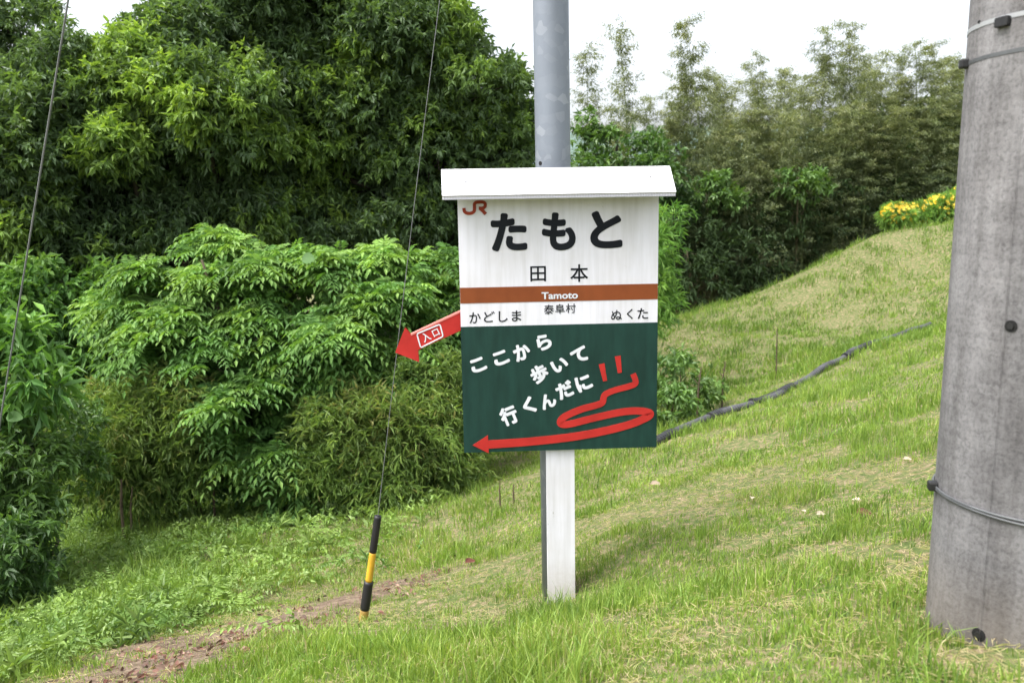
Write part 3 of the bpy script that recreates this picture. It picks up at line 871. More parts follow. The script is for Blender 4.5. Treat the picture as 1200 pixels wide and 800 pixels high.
def sasa_spray(F, P, D, tint, k=9, L=.13, W=.019, tl=.2):
    n = len(P)
    D = norm(D + jit(n, .4) + np.array([0, 0, .1]))
    s = rng.random((n, k))
    base = P[:, None, :] + D[:, None, :] * (s * tl)[:, :, None] - np.array([0, 0, 1.0]) * (s * s * tl * .4)[:, :, None]
    ld = norm(D[:, None, :] * .8 + rng.normal(size=(n, k, 3)) * .6 + np.array([0, 0, -.35]))
    up = norm(np.array([0, 0, 1.0]) + rng.normal(size=(n, k, 3)) * .4)
    t = np.clip(tint[:, None] + rng.normal(size=(n, k)) * .14, 0, 1)
    leaves(F, base.reshape(-1, 3), ld.reshape(-1, 3), up.reshape(-1, 3), L * (.6 + .7 * rng.random(n * k)), W * (.7 + .5 * rng.random(n * k)), t.ravel(), .05, .22)

def branches(B, base, clumps, r0, lean=(0, 0), split=.45, twigs=4):
    """trunk with limbs that run to every clump"""
    cen = np.mean([c.c for c in clumps], axis=0)
    top = np.array([cen[0] + lean[0], cen[1] + lean[1], max(c.c[2] for c in clumps)])
    k = np.linspace(0, 1, 10)
    tr = base[None, :] + (top - base)[None, :] * k[:, None]
    tr[:, 0] += np.sin(k * 5 + base[0]) * .12 * (top[2] - base[2]) * .12; tr[:, 1] += np.cos(k * 4 + base[1]) * .05
    tr[0] = base
    B.tube(tr, r0 * (1 - .8 * k), 9)
    for c in clumps:
        h = np.clip((c.c[2] - base[2]) * split + base[2], base[2] + .15, top[2])
        f = (h - base[2]) / (top[2] - base[2] + 1e-6)
        s = np.array([np.interp(f, k, tr[:, j]) for j in range(3)])
        q = np.linspace(0, 1, 7)[:, None]
        pts = s + (c.c - s) * q + np.array([0, 0, 1.0]) * (np.sin(q * math.pi) * .12 * np.linalg.norm(c.c - s))
        pts[1:-1] += jit(5, .03 * np.linalg.norm(c.c - s))
        r = r0 * .42 * (1 - f * .5)
        B.tube(pts, np.linspace(r, r * .22, 7), 6)
        for d in unit(twigs):
            e = c.c + d * c.r * .85
            mid = (c.c + e) / 2 + jit(1, .04)[0]
            B.tube([pts[-2], mid, e], [r * .3, r * .18, r * .07], 4)

def plant(name, label, cat, clumps, kind, mat, dens, tint, base=None, r0=.12, group=None, stem='trunk', crown='crown', top=.25, lo=.5, bright=0.0, flat=.8, tvar=.10, **kw):
    """clumps: (u, v, ru, rv, Y[, bright]) in photo pixels at a distance"""
    cls = [Clump(*c[:5]) for c in clumps]
    if base is None:
        cc = np.mean([c.c for c in cls], axis=0); base = np.array([cc[0], cc[1] + .2, 0])
    base = np.array([base[0], base[1], g1(base[0], base[1]) - .05])
    e = empty(name, base)
    F = Mesh()
    for c, raw in zip(cls, clumps):
        ex = raw[5] if len(raw) > 5 else 0.0
        area = raw[2] * raw[3]
        n = max(10, int(area * dens))
        # a clump is made of knots of sprays with shaded gaps between them
        nk = int(np.clip(n / 16, 4, 16))
        kc, kd = shell(c, nk, .60, top)
        kr = c.r.mean() * (.30 + .22 * rng.random(nk))
        kt = rng.normal(size=nk) * tvar
        i = rng.integers(0, nk, n)
        d = unit(n); d[:, 2] += .25; d = norm(d)
        P = kc[i] + d * (kr[i] * (.35 + .65 * rng.random(n)))[:, None] * np.array([1.15, 1.15, flat])
        D = norm(d * .7 + kd[i] * .6)
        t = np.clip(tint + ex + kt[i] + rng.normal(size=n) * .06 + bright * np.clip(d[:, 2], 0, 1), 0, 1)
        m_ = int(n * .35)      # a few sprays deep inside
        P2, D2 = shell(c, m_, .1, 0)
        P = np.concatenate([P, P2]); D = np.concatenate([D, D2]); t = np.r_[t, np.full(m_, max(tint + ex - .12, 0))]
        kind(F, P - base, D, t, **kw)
    B = Mesh()
    branches(B, np.zeros(3), [type('c', (), dict(c=c.c - base, r=c.r)) for c in cls], r0)
    B.build(stem, M['bark'] if stem == 'trunk' else M['stem'], e, True)
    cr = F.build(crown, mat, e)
    tag(cr, kind='stuff')
    tag(e, label, cat, group)
    return e

G_T = 'trees of the dark wood at left'
oak_kw = dict(kind=oak_spray, mat=M['oak'])
plant('oak_tree', 'tall evergreen oak with drooping glossy leaves reaching the pole top left of it', 'tree',
      [(455, 55, 80, 60, 10.5), (545, 105, 58, 50, 10.6), (578, 180, 40, 62, 10.9), (500, 175, 62, 50, 10.6), (425, 135, 70, 50, 10.6), (385, 20, 80, 60, 10.8), (480, -45, 70, 45, 10.8),
       (550, 245, 62, 34, 11.1), (400, -90, 120, 60, 11), (595, 110, 24, 24, 10.9), (505, 45, 48, 40, 10.5, .22), (365, 150, 40, 45, 10.3, .26), (430, 215, 60, 32, 11.2), (360, 262, 60, 24, 10.6), (470, 262, 55, 22, 10.4), (410, 285, 50, 14, 10.2)],
      dens=.24, tvar=.15, tint=.50, base=(-1.3, 11.6), r0=.22, group=G_T, bright=.18, **oak_kw)
plant('oak_tree', 'broad oak at the top centre left with bright yellow green new shoots', 'tree',
      [(170, 92, 62, 36, 9.6, .25), (235, 60, 70, 45, 10), (262, 130, 66, 48, 9.5, .10), (190, 165, 75, 42, 9.8), (300, -5, 70, 50, 10.3), (250, -45, 65, 45, 10.3), (205, 15, 20, 22, 10.2),
       (275, 190, 65, 45, 10.2), (215, 105, 42, 22, 9.2, .38), (245, 128, 30, 20, 9.0, .36), (130, 172, 36, 20, 9.2, .32), (330, 90, 50, 48, 10.2), (180, 215, 60, 30, 10.2), (210, 255, 60, 24, 10.0), (290, 250, 50, 22, 10.0), (140, 290, 50, 20, 9.6)],
      dens=.24, tvar=.15, tint=.45, base=(-4.1, 11.0), r0=.2, group=G_T, bright=.15, **oak_kw)
plant('oak_tree', 'dark oak near the left edge that the grey cable crosses', 'tree',
      [(70, 110, 52, 46, 9.5), (105, 90, 36, 12, 9.6), (30, 175, 46, 48, 9.2), (95, 195, 62, 50, 9.8), (28, 255, 60, 46, 9.3, .05), (120, 250, 70, 45, 10.2), (-30, 220, 50, 70, 9.4), (60, 300, 60, 30, 9.8)],
      dens=.24, tvar=.15, tint=.41, base=(-5.8, 10.4), r0=.2, group=G_T, bright=.12, **oak_kw)
plant('oak_tree', 'thin sparse tree in the top left corner with white sky behind', 'tree',
      [(15, 25, 40, 26, 11.5), (45, 62, 30, 18, 11.5), (0, 80, 24, 20, 11.5), (75, 44, 22, 8, 11.5, .1), (5, 5, 50, 20, 11.8), (-40, 60, 40, 60, 11.5), (10, 140, 18, 24, 11.6)],
      dens=.12, tint=.42, base=(-8.4, 12.2), r0=.13, group=G_T, **oak_kw)
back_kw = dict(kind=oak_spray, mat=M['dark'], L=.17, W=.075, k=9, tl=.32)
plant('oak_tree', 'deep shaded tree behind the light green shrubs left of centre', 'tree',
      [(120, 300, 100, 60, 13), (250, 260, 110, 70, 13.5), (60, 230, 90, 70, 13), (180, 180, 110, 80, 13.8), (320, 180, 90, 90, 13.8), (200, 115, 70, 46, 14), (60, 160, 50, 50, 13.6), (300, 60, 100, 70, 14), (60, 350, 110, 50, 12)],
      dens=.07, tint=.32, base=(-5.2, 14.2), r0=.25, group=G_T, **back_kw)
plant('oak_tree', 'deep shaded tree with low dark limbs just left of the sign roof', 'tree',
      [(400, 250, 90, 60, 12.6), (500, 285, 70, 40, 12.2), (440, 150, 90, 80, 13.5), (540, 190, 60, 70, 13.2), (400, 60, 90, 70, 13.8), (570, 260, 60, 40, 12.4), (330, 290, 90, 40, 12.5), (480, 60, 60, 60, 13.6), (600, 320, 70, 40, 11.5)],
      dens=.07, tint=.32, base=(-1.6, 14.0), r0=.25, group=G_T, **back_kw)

# low dark limbs seen under the canopy
# light green shrubs with feather-shaped leaves
G_S = 'leafy shrubs at the foot of the wood'
ash = dict(kind=compound_spray, mat=M['ash'], stem='stem', crown='foliage', r0=.05, group=G_S, top=.35, bright=.22, flat=.6)
plant('feather_leaf_shrub', 'big light green shrub with feathery leaves in layered tiers, left of centre', 'shrub',
      [(255, 300, 52, 26, 7.6, .12), (195, 338, 52, 32, 7.3, .12), (290, 340, 62, 38, 7.3), (150, 372, 46, 26, 7.2, .08), (225, 395, 62, 40, 7.0), (300, 415, 52, 44, 7.0), (180, 425, 46, 30, 7.0, .08),
       (250, 465, 56, 42, 7.1, -.08), (320, 490, 46, 44, 7.1, -.1), (285, 545, 56, 38, 7.2, -.12), (310, 590, 30, 20, 7.2, -.1), (120, 365, 26, 12, 7.2, .12), (285, 478, 44, 34, 6.55, -.04), (305, 535, 40, 30, 6.5, -.08), (255, 432, 38, 26, 6.7, .02), (330, 575, 26, 18, 6.5, -.1)],
      dens=.024, tvar=.14, tint=.56, base=(-2.2, 7.7), **ash)
plant('feather_leaf_shrub', 'light green feathery shrub directly left of the red arrow', 'shrub',
      [(385, 330, 62, 34, 7.3, .10), (452, 318, 56, 28, 7.6, .10), (405, 388, 62, 38, 7.0), (470, 378, 52, 38, 7.3), (360, 440, 46, 42, 7.0, -.06), (425, 438, 56, 34, 7.0), (440, 352, 40, 18, 7.1, .10)],
      dens=.024, tvar=.14, tint=.55, base=(-1.4, 7.8), **ash)
plant('feather_leaf_shrub', 'light green feathery shrub touching the left edge of the sign', 'shrub',
      [(515, 318, 46, 28, 7.9, .10), (530, 360, 44, 36, 7.9), (500, 400, 40, 36, 7.7, -.05), (545, 420, 36, 44, 7.9, -.08), (590, 330, 46, 36, 8.4)],
      dens=.024, tvar=.14, tint=.52, base=(-.5, 8.4), **ash)
plant('broadleaf_shrub', 'flat topped mid green shrub below the dark oak at left', 'shrub',
      [(35, 345, 62, 24, 8.4, .1), (85, 335, 40, 18, 8.6, .1), (20, 390, 50, 34, 8.2, -.05), (90, 395, 46, 46, 8.5, -.15), (120, 440, 50, 36, 8.2, -.2)],
      kind=oak_spray, mat=M['ash'], dens=.09, tint=.48, base=(-4.6, 8.8), r0=.06, group=G_S, stem='stem', crown='foliage', L=.10, W=.045, k=9, tl=.18)
plant('chestnut_sapling', 'young chestnut with long drooping yellow green leaves at the left edge', 'shrub',
      [(20, 405, 32, 16, 5.2, .15), (-10, 440, 40, 30, 5.2, .05), (30, 448, 30, 18, 5.0, .1), (-15, 500, 40, 30, 5.1)],
      kind=oak_spray, mat=M['fresh'], dens=.065, tint=.22, base=(-3.4, 5.6), r0=.03, group=G_S, stem='stem', crown='foliage', L=.125, W=.036, k=6, tl=.15)
plant('broadleaf_shrub', 'dark glossy shrub filling the lower left edge', 'shrub',
      [(20, 545, 40, 34, 4.9), (10, 610, 30, 44, 4.7), (22, 655, 34, 34, 4.5, -.1), (-30, 600, 40, 90, 4.8), (70, 560, 34, 26, 5.6), (75, 510, 46, 22, 5.8), (-10, 690, 30, 30, 4.4)],
      kind=oak_spray, mat=M['weed'], dens=.085, tint=.36, base=(-2.9, 4.9), r0=.03, group=G_S, stem='stem', crown='foliage', L=.066, W=.022, k=10, tl=.14)
sasa = dict(kind=sasa_spray, mat=M['sasa'], stem='stem', crown='foliage', r0=.02, group='clumps of dwarf bamboo')
plant('dwarf_bamboo', 'yellow green dwarf bamboo clump with narrow leaves left of the feathery shrub', 'bamboo',
      [(150, 490, 62, 26, 6.6, .1), (205, 475, 52, 30, 6.7, .1), (110, 475, 34, 14, 6.6, .1), (170, 530, 72, 36, 6.6, -.05), (230, 525, 40, 36, 6.7, -.1), (150, 570, 56, 26, 6.7, -.2), (100, 540, 40, 30, 6.6, -.15)],
      dens=.21, tint=.64, L=.078, W=.011, base=(-2.7, 6.9), **sasa)
plant('dwarf_bamboo', 'dense yellow green dwarf bamboo clump below the red arrow', 'bamboo',
      [(420, 495, 66, 34, 6.6, .08), (480, 510, 58, 40, 6.6, .05), (520, 540, 36, 34, 6.8), (390, 545, 52, 34, 6.6, -.1), (455, 555, 60, 30, 6.6, -.1), (535, 470, 36, 50, 7.1, -.1), (500, 460, 50, 36, 7.0, -.05), (350, 570, 40, 24, 6.7, -.15)],
      dens=.22, tint=.64, L=.078, W=.011, base=(-1.0, 7.0), **sasa)
plant('dwarf_bamboo', 'drooping pale green bamboo bush just right of the sign', 'bamboo',
      [(782, 256, 18, 8, 9.4, .0), (764, 300, 20, 30, 9.3, .05), (762, 355, 20, 32, 9.2, .08), (735, 300, 40, 50, 9.8), (700, 340, 50, 60, 10)],
      dens=.22, tint=.5, base=(1.5, 9.8), **dict(sasa, mat=M['fresh'], L=.11, W=.016))
plant('tall_weed', 'leafy grey green weed patch between sign and dark stalks', 'weed',
      [(790, 440, 26, 26, 7.9), (775, 480, 30, 20, 7.4), (806, 468, 22, 20, 8.0), (825, 452, 16, 16, 8.4, .1)],
      kind=oak_spray, mat=M['weed'], dens=.10, tint=.5, base=(1.5, 8.0), r0=.012, stem='stem', crown='foliage', L=.08, W=.035, k=7, tl=.1)

# single large leaves that stand out of the shrubs
def big_leaf(u, v, Y, L, W, d, parent):
    F = Mesh()
    p = at(u, v, Y)
    n = 9
    t = np.linspace(0, 1, n); wv = W * np.sin(np.pi * np.clip(t * .92 + .06, 0, 1)) ** .7 * .5
    d = norm(np.array(d, float)); s = norm(np.cross(d, np.array([0, -.75, .66]))); nn = np.cross(s, d)
    mid = p + d * (t * L)[:, None] - np.array([0, 0, 1.0]) * (t * t * L * .15)[:, None]
    V = np.concatenate([mid, mid + s * wv[:, None] + nn * (wv * .25)[:, None], mid - s * wv[:, None] + nn * (wv * .25)[:, None]])
    q = []
    for i in range(n - 1): q += [[i, i + 1, n + i + 1, n + i], [i + 1, i, 2 * n + i, 2 * n + i + 1]]
    V = V - np.array(parent.location)
    F.quads(V, q, .28)
    tag(F.build('leaf', M['ash'], parent, True), 'single broad pale leaf standing out of the foliage')
shr = [o for o in bpy.data.objects if o.name.startswith('feather_leaf_shrub') and o.parent is None]
big_leaf(354, 304, 6.85, .11, .12, (.7, -.1, .1), shr[0])
ch = [o for o in bpy.data.objects if o.name.startswith('chestnut_sapling') and o.parent is None][0]
big_leaf(8, 488, 4.75, .10, .075, (1, -.1, .05), ch)

# trees in the gap between pole and bamboo
plant('roadside_tree', 'pale green leafy tree seen just above the right end of the sign roof', 'tree',
      [(700, 178, 28, 16, 17), (745, 180, 34, 16, 17), (775, 195, 24, 20, 16.5), (686, 150, 10, 14, 17), (720, 215, 60, 30, 16.5)],
      kind=oak_spray, mat=M['weed'], dens=.10, tint=.30, base=(2.4, 17.5), r0=.1, L=.15, W=.07, k=8, tl=.25)
plant('broadleaf_shrub', 'bright green shrub glowing in the dark bamboo, nearer the sign', 'shrub',
      [(838, 226, 24, 14, 17), (850, 240, 20, 10, 17), (800, 240, 24, 24, 17.5, -.3)], kind=oak_spray, mat=M['weed'], dens=.16, tint=.45, base=(4.4, 17.6), r0=.04, stem='stem', crown='foliage', L=.13, W=.06, k=8, tl=.2)
plant('broadleaf_shrub', 'bright green shrub in the dark bamboo, above the slope', 'shrub',
      [(938, 208, 22, 10, 17), (948, 222, 16, 8, 17), (925, 216, 14, 8, 17)], kind=oak_spray, mat=M['weed'], dens=.16, tint=.42, base=(6.0, 17.6), r0=.04, stem='stem', crown='foliage', L=.13, W=.06, k=8, tl=.2)
for lab, cl, bs in (('dark undergrowth bush at the bottom of the slope right of the sign', [(825, 335, 26, 26, 15.8), (800, 290, 36, 40, 16.5), (790, 350, 20, 20, 15.4)], (3.6, 16.2)),
                    ('dark undergrowth bush behind the middle of the slope', [(880, 300, 46, 34, 17), (860, 260, 50, 50, 18), (930, 270, 46, 40, 18)], (5.2, 18)),
                    ('dark undergrowth bush behind the upper slope', [(990, 250, 56, 40, 18.5), (1040, 215, 50, 40, 19), (960, 230, 50, 50, 19)], (8, 19.5)),
                    ('dark undergrowth bush behind the yellow flowers', [(1100, 200, 60, 40, 20), (1160, 190, 60, 50, 20), (1060, 180, 50, 50, 20.5)], (10.6, 20.5))):
    plant('broadleaf_shrub', lab, 'shrub', cl, kind=oak_spray, mat=M['dark'], dens=.07, tint=.35, base=bs, r0=.06, group='undergrowth of the bamboo grove', stem='stem', crown='foliage', L=.15, W=.05, k=10, tl=.3)

# ------------------------------------------------------------------ bamboo grove
def bamboo_variant(h, seed, dens=1.0, rad=.032):
    r = np.random.default_rng(seed)
    Cm, Fm = Mesh(), Mesh()
    k = np.linspace(0, 1, 26)
    bend = np.array([r.normal() * .35, r.normal() * .2, 0])
    pts = np.c_[bend[0] * k ** 3 * h * .18, bend[1] * k ** 3 * h * .18, h * k]
    Cm.tube(pts, rad * (1 - .9 * k ** 1.5), 7)
    nodes = np.arange(.06 * h, h * .995, .26)
    for z in nodes:
        f = z / h
        c = np.array([np.interp(f, k, pts[:, j]) for j in range(3)])
        nb = 4
        a = r.random() * 6.28
        for b in range(nb):
            if r.random() < (.12 if f < .6 else .12 + .75 * (f - .6)): continue
            aa = a + b * 1.65 + r.normal() * .4
            Lb = h * .135 * (1.0 - .70 * max(f - .25, 0) / .75) * (.45 + .9 * r.random())
            kk = 7
            s = np.linspace(.18, 1, kk)
            out = np.array([math.cos(aa), math.sin(aa), 0])
            bp = c + out * (s * Lb * .82)[:, None] + np.array([0, 0, 1.0]) * (Lb * ((.6 + .7 * r.random()) * s - (.3 + .5 * r.random()) * s * s))[:, None]
            Cm.tube([c, bp[2], bp[-1]], [.006, .004, .002], 3, cap=False)
            m_ = max(4, int(11 * dens))
            P = np.repeat(bp, m_, 0) + r.normal(size=(kk * m_, 3)) * .075
            D = norm(out * .7 + r.normal(size=(kk * m_, 3)) * .65 + np.array([0, 0, -.75]))
            N_ = norm(np.array([0, 0, 1.0]) + r.normal(size=(kk * m_, 3)) * .5)
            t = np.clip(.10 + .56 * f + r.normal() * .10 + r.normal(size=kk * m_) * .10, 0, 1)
            leaves(Fm, P, D, N_, .13 * (.7 + .6 * r.random(kk * m_)), .022, t, .04, .2)
    return Cm.mesh('culm'), Fm.mesh('foliage')
BV = [bamboo_variant(10.0, s, d) for s, d in ((1, 1), (2, 1.1), (3, .9), (4, .8), (5, 1.2), (6, 1.0))]
for cm_, fm_ in BV: cm_.materials.append(M['culm']); fm_.materials.append(M['bamboo'])
def bamboo(u, vtop, Y, var, label, group='tall bamboo of the grove'):
    p = at(u, 300, Y); z = g1(p[0], p[1])
    top = at(u, vtop, Y)[2]
    s = (top - z) / 10.0
    e = empty('bamboo', (p[0], p[1], z), rng.random() * 6.28)
    e.scale = (max(s, .7), max(s, .7), s)
    cm_, fm_ = BV[var % len(BV)]
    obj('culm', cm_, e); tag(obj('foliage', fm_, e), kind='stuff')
    tag(e, label, 'bamboo', group)
named = [(690, 58, 19, 3, 'slender bamboo plume closest to the steel pole'), (738, 28, 18, 3, 'thin airy bamboo standing alone above the right end of the roof'),
         (806, 60, 18.5, 1, 'bamboo at the left end of the dense grove'), (822, 22, 18, 4, 'darkest tall bamboo, right of the lone airy one'),
         (955, 30, 19, 0, 'tall bamboo above the middle of the slope, left of a twin peak'), (990, 22, 19.5, 1, 'highest bamboo of the grove, above the slope'),
         (1066, 48, 19, 0, 'bushy bamboo above the yellow flowers'), (1100, 50, 20, 4, 'bamboo whose top meets the concrete pole')]
for n_ in named: bamboo(*n_)
fill = 'olive green bamboo standing among others in the dense grove'
for i, (u, vt, Y) in enumerate([(702, 128, 20), (722, 120, 21), (756, 112, 20.5), (775, 100, 20), (765, 140, 18.6), (845, 95, 20), (862, 70, 19), (880, 62, 20), (898, 90, 18), (912, 75, 21), (932, 66, 19.5), (945, 95, 18), (972, 62, 18.3), (1008, 60, 21), (1022, 72, 18.6), (1040, 95, 19.6),
                                 (1082, 78, 18.4), (1120, 66, 19.2), (1145, 60, 20), (1170, 50, 21), (790, 118, 19.5), (835, 130, 17.6), (870, 125, 17.4), (905, 130, 17.4),
                                 (940, 135, 17.6), (975, 120, 17.8), (1010, 125, 18), (1045, 130, 18.2), (1085, 125, 18.4), (1125, 120, 18.6), (860, 80, 23), (920, 85, 24), (980, 70, 24), (1040, 70, 24), (1100, 70, 24), (1160, 70, 24), (820, 95, 23)]):
    bamboo(u, vt, Y, i * 5 + 2, fill)

# dense wood behind, which fills the gaps with shade
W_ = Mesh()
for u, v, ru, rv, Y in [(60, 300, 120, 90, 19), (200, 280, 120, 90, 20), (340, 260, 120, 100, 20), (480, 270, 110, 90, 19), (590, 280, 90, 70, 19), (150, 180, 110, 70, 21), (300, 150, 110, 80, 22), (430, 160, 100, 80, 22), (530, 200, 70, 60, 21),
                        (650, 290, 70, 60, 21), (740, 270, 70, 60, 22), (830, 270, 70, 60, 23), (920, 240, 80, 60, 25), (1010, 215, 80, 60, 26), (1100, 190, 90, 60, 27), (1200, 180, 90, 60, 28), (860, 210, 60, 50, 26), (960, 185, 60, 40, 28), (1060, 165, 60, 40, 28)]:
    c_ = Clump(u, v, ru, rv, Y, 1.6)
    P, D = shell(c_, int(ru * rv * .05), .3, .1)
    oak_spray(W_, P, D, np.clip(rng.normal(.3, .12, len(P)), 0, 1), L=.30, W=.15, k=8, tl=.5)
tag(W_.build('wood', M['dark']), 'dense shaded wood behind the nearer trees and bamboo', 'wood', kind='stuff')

# ------------------------------------------------------------------ flowering plants on the crest
def flower_plant(u, v, ru, rv, Y, lab, nf):
    c_ = Clump(u, v, ru, rv, Y); base = np.array([c_.c[0], c_.c[1], g1(c_.c[0], c_.c[1])])
    e = empty('flowering_plant', base)
    F = Mesh(); P, D = shell(c_, 420, .1, .2)
    sasa_spray(F, P - base, D, np.clip(rng.normal(.85, .12, len(P)), 0, 1), k=8, L=.11, W=.018, tl=.10)
    tag(F.build('foliage', M['fresh'], e), kind='stuff')
    B_ = Mesh()
    for i in range(10):
        q = c_.c + unit(1)[0] * c_.r * .5 - base; B_.tube([np.array([q[0] * .4, q[1] * .4, -.1]), q], [.008, .005], 4)
    B_.build('stem', M['culm'], e)
    Fl = Mesh(); P, D = shell(c_, int(nf * 1.6), .85, .45)
    P = P - base + D * .05
    for k in range(6):
        a = k * 1.047
        d = np.array([math.cos(a), math.sin(a) * .5 - .3, math.sin(a) * .8])
        leaves(Fl, P, np.broadcast_to(d, P.shape) + jit(len(P), .15), np.broadcast_to(np.array([0, -.8, .5]), P.shape) + jit(len(P), .2), .040, .030, rng.random(len(P)), .03, .05)
    tag(Fl.build('blossom', M['petal'], e), kind='stuff')
    tag(e, lab, 'flowers', 'yellow flowering plants on the crest')
flower_plant(1052, 252, 17, 11, 15.4, 'leftmost yellow flowering clump on the crest of the slope', 170)
flower_plant(1078, 250, 18, 9, 15.6, 'middle yellow flowering clump on the crest', 60)
flower_plant(1106, 243, 22, 12, 15.6, 'yellow flowering clump on the crest beside the concrete pole', 110)
flower_plant(1140, 232, 24, 14, 15.8, 'yellow flowering clump hidden partly behind the concrete pole', 110)

# ------------------------------------------------------------------ grass
UXY = np.array(upole.location[:2])
def blades(G, x, y, L, W, tint, lean=.5):
    n = len(x)
    z = gz(x, y) - .004
    P = np.c_[x, y, z]
    a = rng.random(n) * 6.28
    S = np.c_[np.cos(a), np.sin(a), np.zeros(n)]
    b = rng.random(n) * 6.28
    O = np.c_[np.cos(b), np.sin(b), np.zeros(n)] * (np.abs(rng.normal(size=n)) * lean * L)[:, None]
    up = np.array([0, 0, 1.0]) * L[:, None]
    W = W[:, None]
    V = np.stack([P + S * W / 2, P - S * W / 2, P + up * .55 + O * .3 + S * W * .38, P + up * .55 + O * .3 - S * W * .38, P + up * .95 + O], 1)
    T = (np.array([[0, 1, 3], [0, 3, 2], [2, 3, 4]])[None] + np.arange(n)[:, None, None] * 5).reshape(-1, 3)
    G.add(V.reshape(-1, 3), T, np.repeat(tint, 3))
def scatter(n, y0, y1, ul=-160, ur_=1360, pw=1.0):
    Y = y0 + (y1 - y0) * rng.random(n) ** pw
    u = ul + (ur_ - ul) * rng.random(n)
    return (u - 600) / FPX * (Y * 1.0 + .15), Y
def lush(x, y):
    """1 in the tall weeds at the lower left, 0 on the mown bank"""
    u = x / (y + .15) * FPX + 600
    return np.clip((330 - u) / 160, 0, 1) * np.clip((y - 2.4) / .5, 0, 1) * np.clip((path_dist(x, y) - .35) * 2.2, 0, 1)
def grass_patch(name, n, y0, y1, per, L0, W0, pw=1.0, spread=.03, bare_t=.345, bs=.20, tsh=0.0, dk=.75):
    G = Mesh()
    cx, cy = scatter(n // per, y0, y1, pw=pw)
    pd = path_dist(cx, cy)
    bare = fbm(cx + 12 + cy * .5, cy + 40, bs)
    bare = bare - np.where(cy > 9, (.16) * np.clip((fbm(cx * .7 + cy * .9, cy * 1.3, .42) - .49) * 4, 0, .6), 0); dry = fbm(cx + 70, cy + 3, .42); tall = fbm(cx + 3, cy + 90, .38)
    for fx, fy in ((UXY[0] - .2, UXY[1] + .02), (UXY[0] - .1, UXY[1] - .22), (so[0] + .05, so[1] - .08), (so[0] - .12, so[1] - .02)):
        bare = bare - .16 * np.exp(-((cx - fx) ** 2 + (cy - fy) ** 2) / .16 ** 2)
    keep = (pd > path_w(cx, cy) * (.55 + .6 * rng.random(len(cx)))) & (bare > bare_t + .16 * rng.random(len(cx)))
    keep |= (rng.random(len(cx)) < np.where(pd < .5, .22, .04))
    cx, cy, dry, tall = cx[keep], cy[keep], dry[keep], tall[keep]
    m_ = len(cx)
    x = np.repeat(cx, per) + rng.normal(size=m_ * per) * spread; y = np.repeat(cy, per) + rng.normal(size=m_ * per) * spread
    lu = lush(x, y)
    hgt = np.repeat((.45 + 1.5 * np.clip((tall - .35) * 2.2, 0, 1)) * (.5 + .9 * rng.random(m_) ** 1.5), per)
    L = L0 * hgt * (.5 + .7 * rng.random(m_ * per)) * (1 + 1.3 * lu)
    tt_ = np.repeat(.32 + .42 * (dry - .5) + .15 * rng.normal(size=m_), per) + rng.normal(size=m_ * per) * .08 + .10
    tt_ = np.clip(tt_ - .12 * lu + tsh, .02, .72)
    isdry = rng.random(m_ * per) < np.clip(.06 + dk * (np.repeat(dry, per) - .5), .05, .5) * (1 - .8 * lu)
    tt_[isdry] = .80 + .2 * rng.random(isdry.sum())
    L[isdry] *= .75
    ok = np.hypot(x - UXY[0], y - UXY[1]) > UR0 + .01
    ok &= np.hypot(x - pole.location[0], y - pole.location[1]) > .075
    ok &= ~((x > so[0] + w0) & (x < so[0] + w1) & (np.abs(y - so[1] - .02) < .025))
    hx_ = np.interp(y, hs[:, 1], hs[:, 0])          # the hose lies free of most blades
    ok &= ~((y > hs[0, 1]) & (y < hs[-1, 1]) & (x > hx_ - .06) & (x < hx_ + np.where(y > 8, .20, .09)) & (rng.random(len(x)) < .85))
    x, y, L, tt_, isdry = x[ok], y[ok], L[ok], tt_[ok], isdry[ok]
    blades(G, x, y, L, W0 * (.6 + .7 * rng.random(len(x))), tt_, .45)
    fl = np.where(isdry)[0]
    return tag(G.build(name, M['grass']), None, None, None, 'stuff')
lab_g = [('short_grass', 'short yellow green grass on the near bank around the posts'), ('short_grass', 'green grass around the hose and behind the sign'), ('short_grass', 'thin grass on the far slope below the flowers')]
o = grass_patch('grass', 230000, 1.15, 4.6, 10, .046, .0033, 1.25, .022, .365); tag(o, lab_g[0][1], 'grass')
o = grass_patch('grass', 150000, 4.5, 9, 8, .060, .0062, 1.1, .04, .31, .25); tag(o, lab_g[1][1], 'grass')
o = grass_patch('grass', 230000, 8.8, 17, 8, .085, .011, 1.0, .05, .27, .40, -.10, .3); tag(o, lab_g[2][1], 'grass')

# tufts that lean over the hose
Tm = Mesh()
ii = rng.integers(0, len(hs), 170); ii = ii[(fbm(hs[ii, 0] * 1.0, hs[ii, 1], .5) > .45) | (rng.random(170) < .2)]
cx = hs[ii, 0] + rng.normal(size=len(ii)) * .03 - .02; cy = hs[ii, 1] - .05 + rng.normal(size=len(ii)) * .05
x = np.repeat(cx, 12) + rng.normal(size=len(ii) * 12) * .03; y = np.repeat(cy, 12) + rng.normal(size=len(ii) * 12) * .03
blades(Tm, x, y, .04 + .06 * rng.random(len(x)), .006 + .003 * rng.random(len(x)), np.clip(np.repeat(rng.normal(.42, .1, len(ii)), 12) + rng.normal(size=len(x)) * .06, 0, 1), .5)
tag(Tm.build('grass', M['grass']), 'taller grass tufts leaning over the dark hose', 'grass', None, 'stuff')

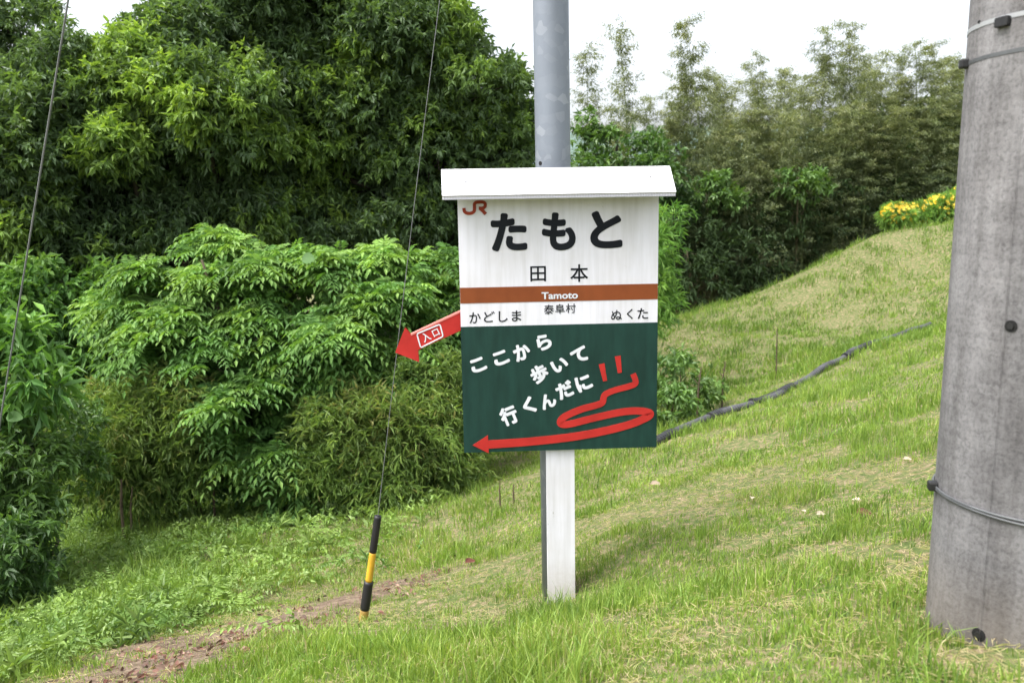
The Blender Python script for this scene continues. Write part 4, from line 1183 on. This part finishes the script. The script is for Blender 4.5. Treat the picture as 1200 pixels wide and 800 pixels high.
# straw lying flat in the bare patches
S_ = Mesh()
x, y = scatter(42000, 1.2, 6, pw=1.3)
foot = np.hypot(x - UXY[0], y - UXY[1]) < .42
foot |= np.hypot(x - so[0], y - so[1] + .05) < .24
k = (fbm(x + 12 + y * .5, y + 40, .20) < .46) | foot | (rng.random(len(x)) < .12) | (fbm(x + 70, y + 3, .42) > .60)
x, y = x[k], y[k]
P = np.c_[x, y, gz(x, y) + .006 + .012 * rng.random(len(x))]
d = unit(len(x)); d[:, 2] *= .12
leaves(S_, P, d, np.broadcast_to(np.array([0, 0, 1.0]), P.shape) + jit(len(x), .3), .015 + .035 * rng.random(len(x)), .0022, .87 + .13 * rng.random(len(x)), .02, .05)
tag(S_.build('straw', M['grass']), 'dry pale straw lying in the thin patches of grass', 'straw', kind='stuff')

# dead leaves on the path
Lm = Mesh()
n = 1500
t = rng.random(n); i = (t * (len(px_) - 1)).astype(int)
x = px_[i] + rng.normal(size=n) * .2 + .5 * np.clip(t - .7, 0, 1); y = py_[i] + rng.normal(size=n) * .2 + .9 * np.clip(t - .7, 0, 1)
P = np.c_[x, y, gz(x, y) + .016 + .01 * rng.random(n)]
d = unit(n); d[:, 2] *= .3
cl_ = fbm(x + 8, y + 2, .3)
kp = cl_ + rng.normal(size=n) * .05 > .53
x, y, P, d, cl_ = x[kp], y[kp], P[kp], d[kp], cl_[kp]; n = len(x)
leaves(Lm, P, d, np.broadcast_to(np.array([0, 0, 1.0]), P.shape) + jit(n, .5), .012 + .026 * rng.random(n), .008 + .012 * rng.random(n), np.clip(cl_ * 1.3 - .3 + rng.normal(size=n) * .2, 0, .8), .1, .2, six=True)
tag(Lm.build('leaf_litter', M['litter']), 'brown and red dead leaves strewn along the dirt path', 'leaf litter', kind='stuff')

# pale dry leaves that stand out on the bank
for u, v, Y, s, r, lab, tn in ((958, 575, 2.95, .032, .4, 'pale curled dry leaf in the grass left of the concrete pole', 1.0), (882, 548, 3.5, .028, 1.2, 'small whitish dry leaf in the grass right of the sign, furthest up', 1.0),
                           (946, 565, 3.05, .018, 2.0, 'tiny pale leaf fragment just left of the curled dry leaf', .95), (1010, 566, 2.95, .022, 2.6, 'thin whitish leaf flake between the dry leaves and the pole', 1.0),
                           (1003, 592, 2.75, .045, .1, 'reddish brown dead leaf in the bare patch near the pole', .62), (762, 556, 4.6, .05, .2, 'grey dead leaf below the corner of the green panel', .9),
                           (545, 660, 4.1, .05, .7, 'bright red dead leaf on the dirt path left of the post', .7), (1060, 517, 3.5, .03, .2, 'pale dry leaf on the bank close to the concrete pole edge', 1.0)):
    p = at(u, v, Y); z = g1(p[0], p[1])
    F = Mesh(); e0 = np.zeros((1, 3))
    leaves(F, e0, np.array([[math.cos(r), math.sin(r), .12]]), np.array([[0, -.4, 1.0]]), s * 1.5, s * .9, tn, .18, .25, six=True)
    o = F.build('dead_leaf', M['litter']); o.location = (p[0], p[1], z + .03)
    tag(o, lab, 'dead leaf', 'loose dead leaves on the bank')

# ------------------------------------------------------------------ weeds and ferns at the lower left
Wd = Mesh()
x, y = scatter(9000, 2.6, 8.4, -160, 640, 1.0)
u = x / (y + .15) * FPX + 600
ed = np.clip((y - 3.0) / 4.5, 0, 1)
k = (path_dist(x, y) > np.where(x < PATH[3, 0], .46, .3)) & (np.hypot(x - ga[0], y - ga[1]) > .55) & ((lush(x, y) > rng.random(len(x))) | (rng.random(len(x)) < np.clip((y - 3.6) / 5 - np.clip((x + 1.2) * .35, 0, .6), .05, .6)) & (x < PATH[-1, 0] - .1)) & (x < .9)
x, y = x[k], y[k]
P = np.c_[x, y, gz(x, y) + .01 + .08 * rng.random(len(x)) ** 1.5]
D_ = np.broadcast_to(np.array([0, -.2, 1.0]), P.shape)
h_ = fbm(x, y, .8)
a_ = rng.random(len(x)) < .55
oak_spray(Wd, P[a_], D_[a_] + jit(a_.sum(), .3), np.clip(h_[a_] * .9 + .30 + rng.normal(size=a_.sum()) * .1, 0, 1), L=.034, W=.017, k=9, tl=.07)
b_ = ~a_
compound_spray(Wd, P[b_][:900], D_[b_][:900] + jit(min(900, b_.sum()), .2), np.clip(h_[b_][:900] * .9 + .3, 0, 1), k=4, rl=.17, pairs=6, L=.032, W=.011)
sasa_spray(Wd, P[b_][900:], D_[b_][900:], np.clip(h_[b_][900:] * .9 + .35, 0, 1), k=9, L=.09, W=.006, tl=.06)
tag(Wd.build('undergrowth', M['weed']), 'lush green weeds and ferns at the foot of the shrubs', 'undergrowth', kind='stuff')
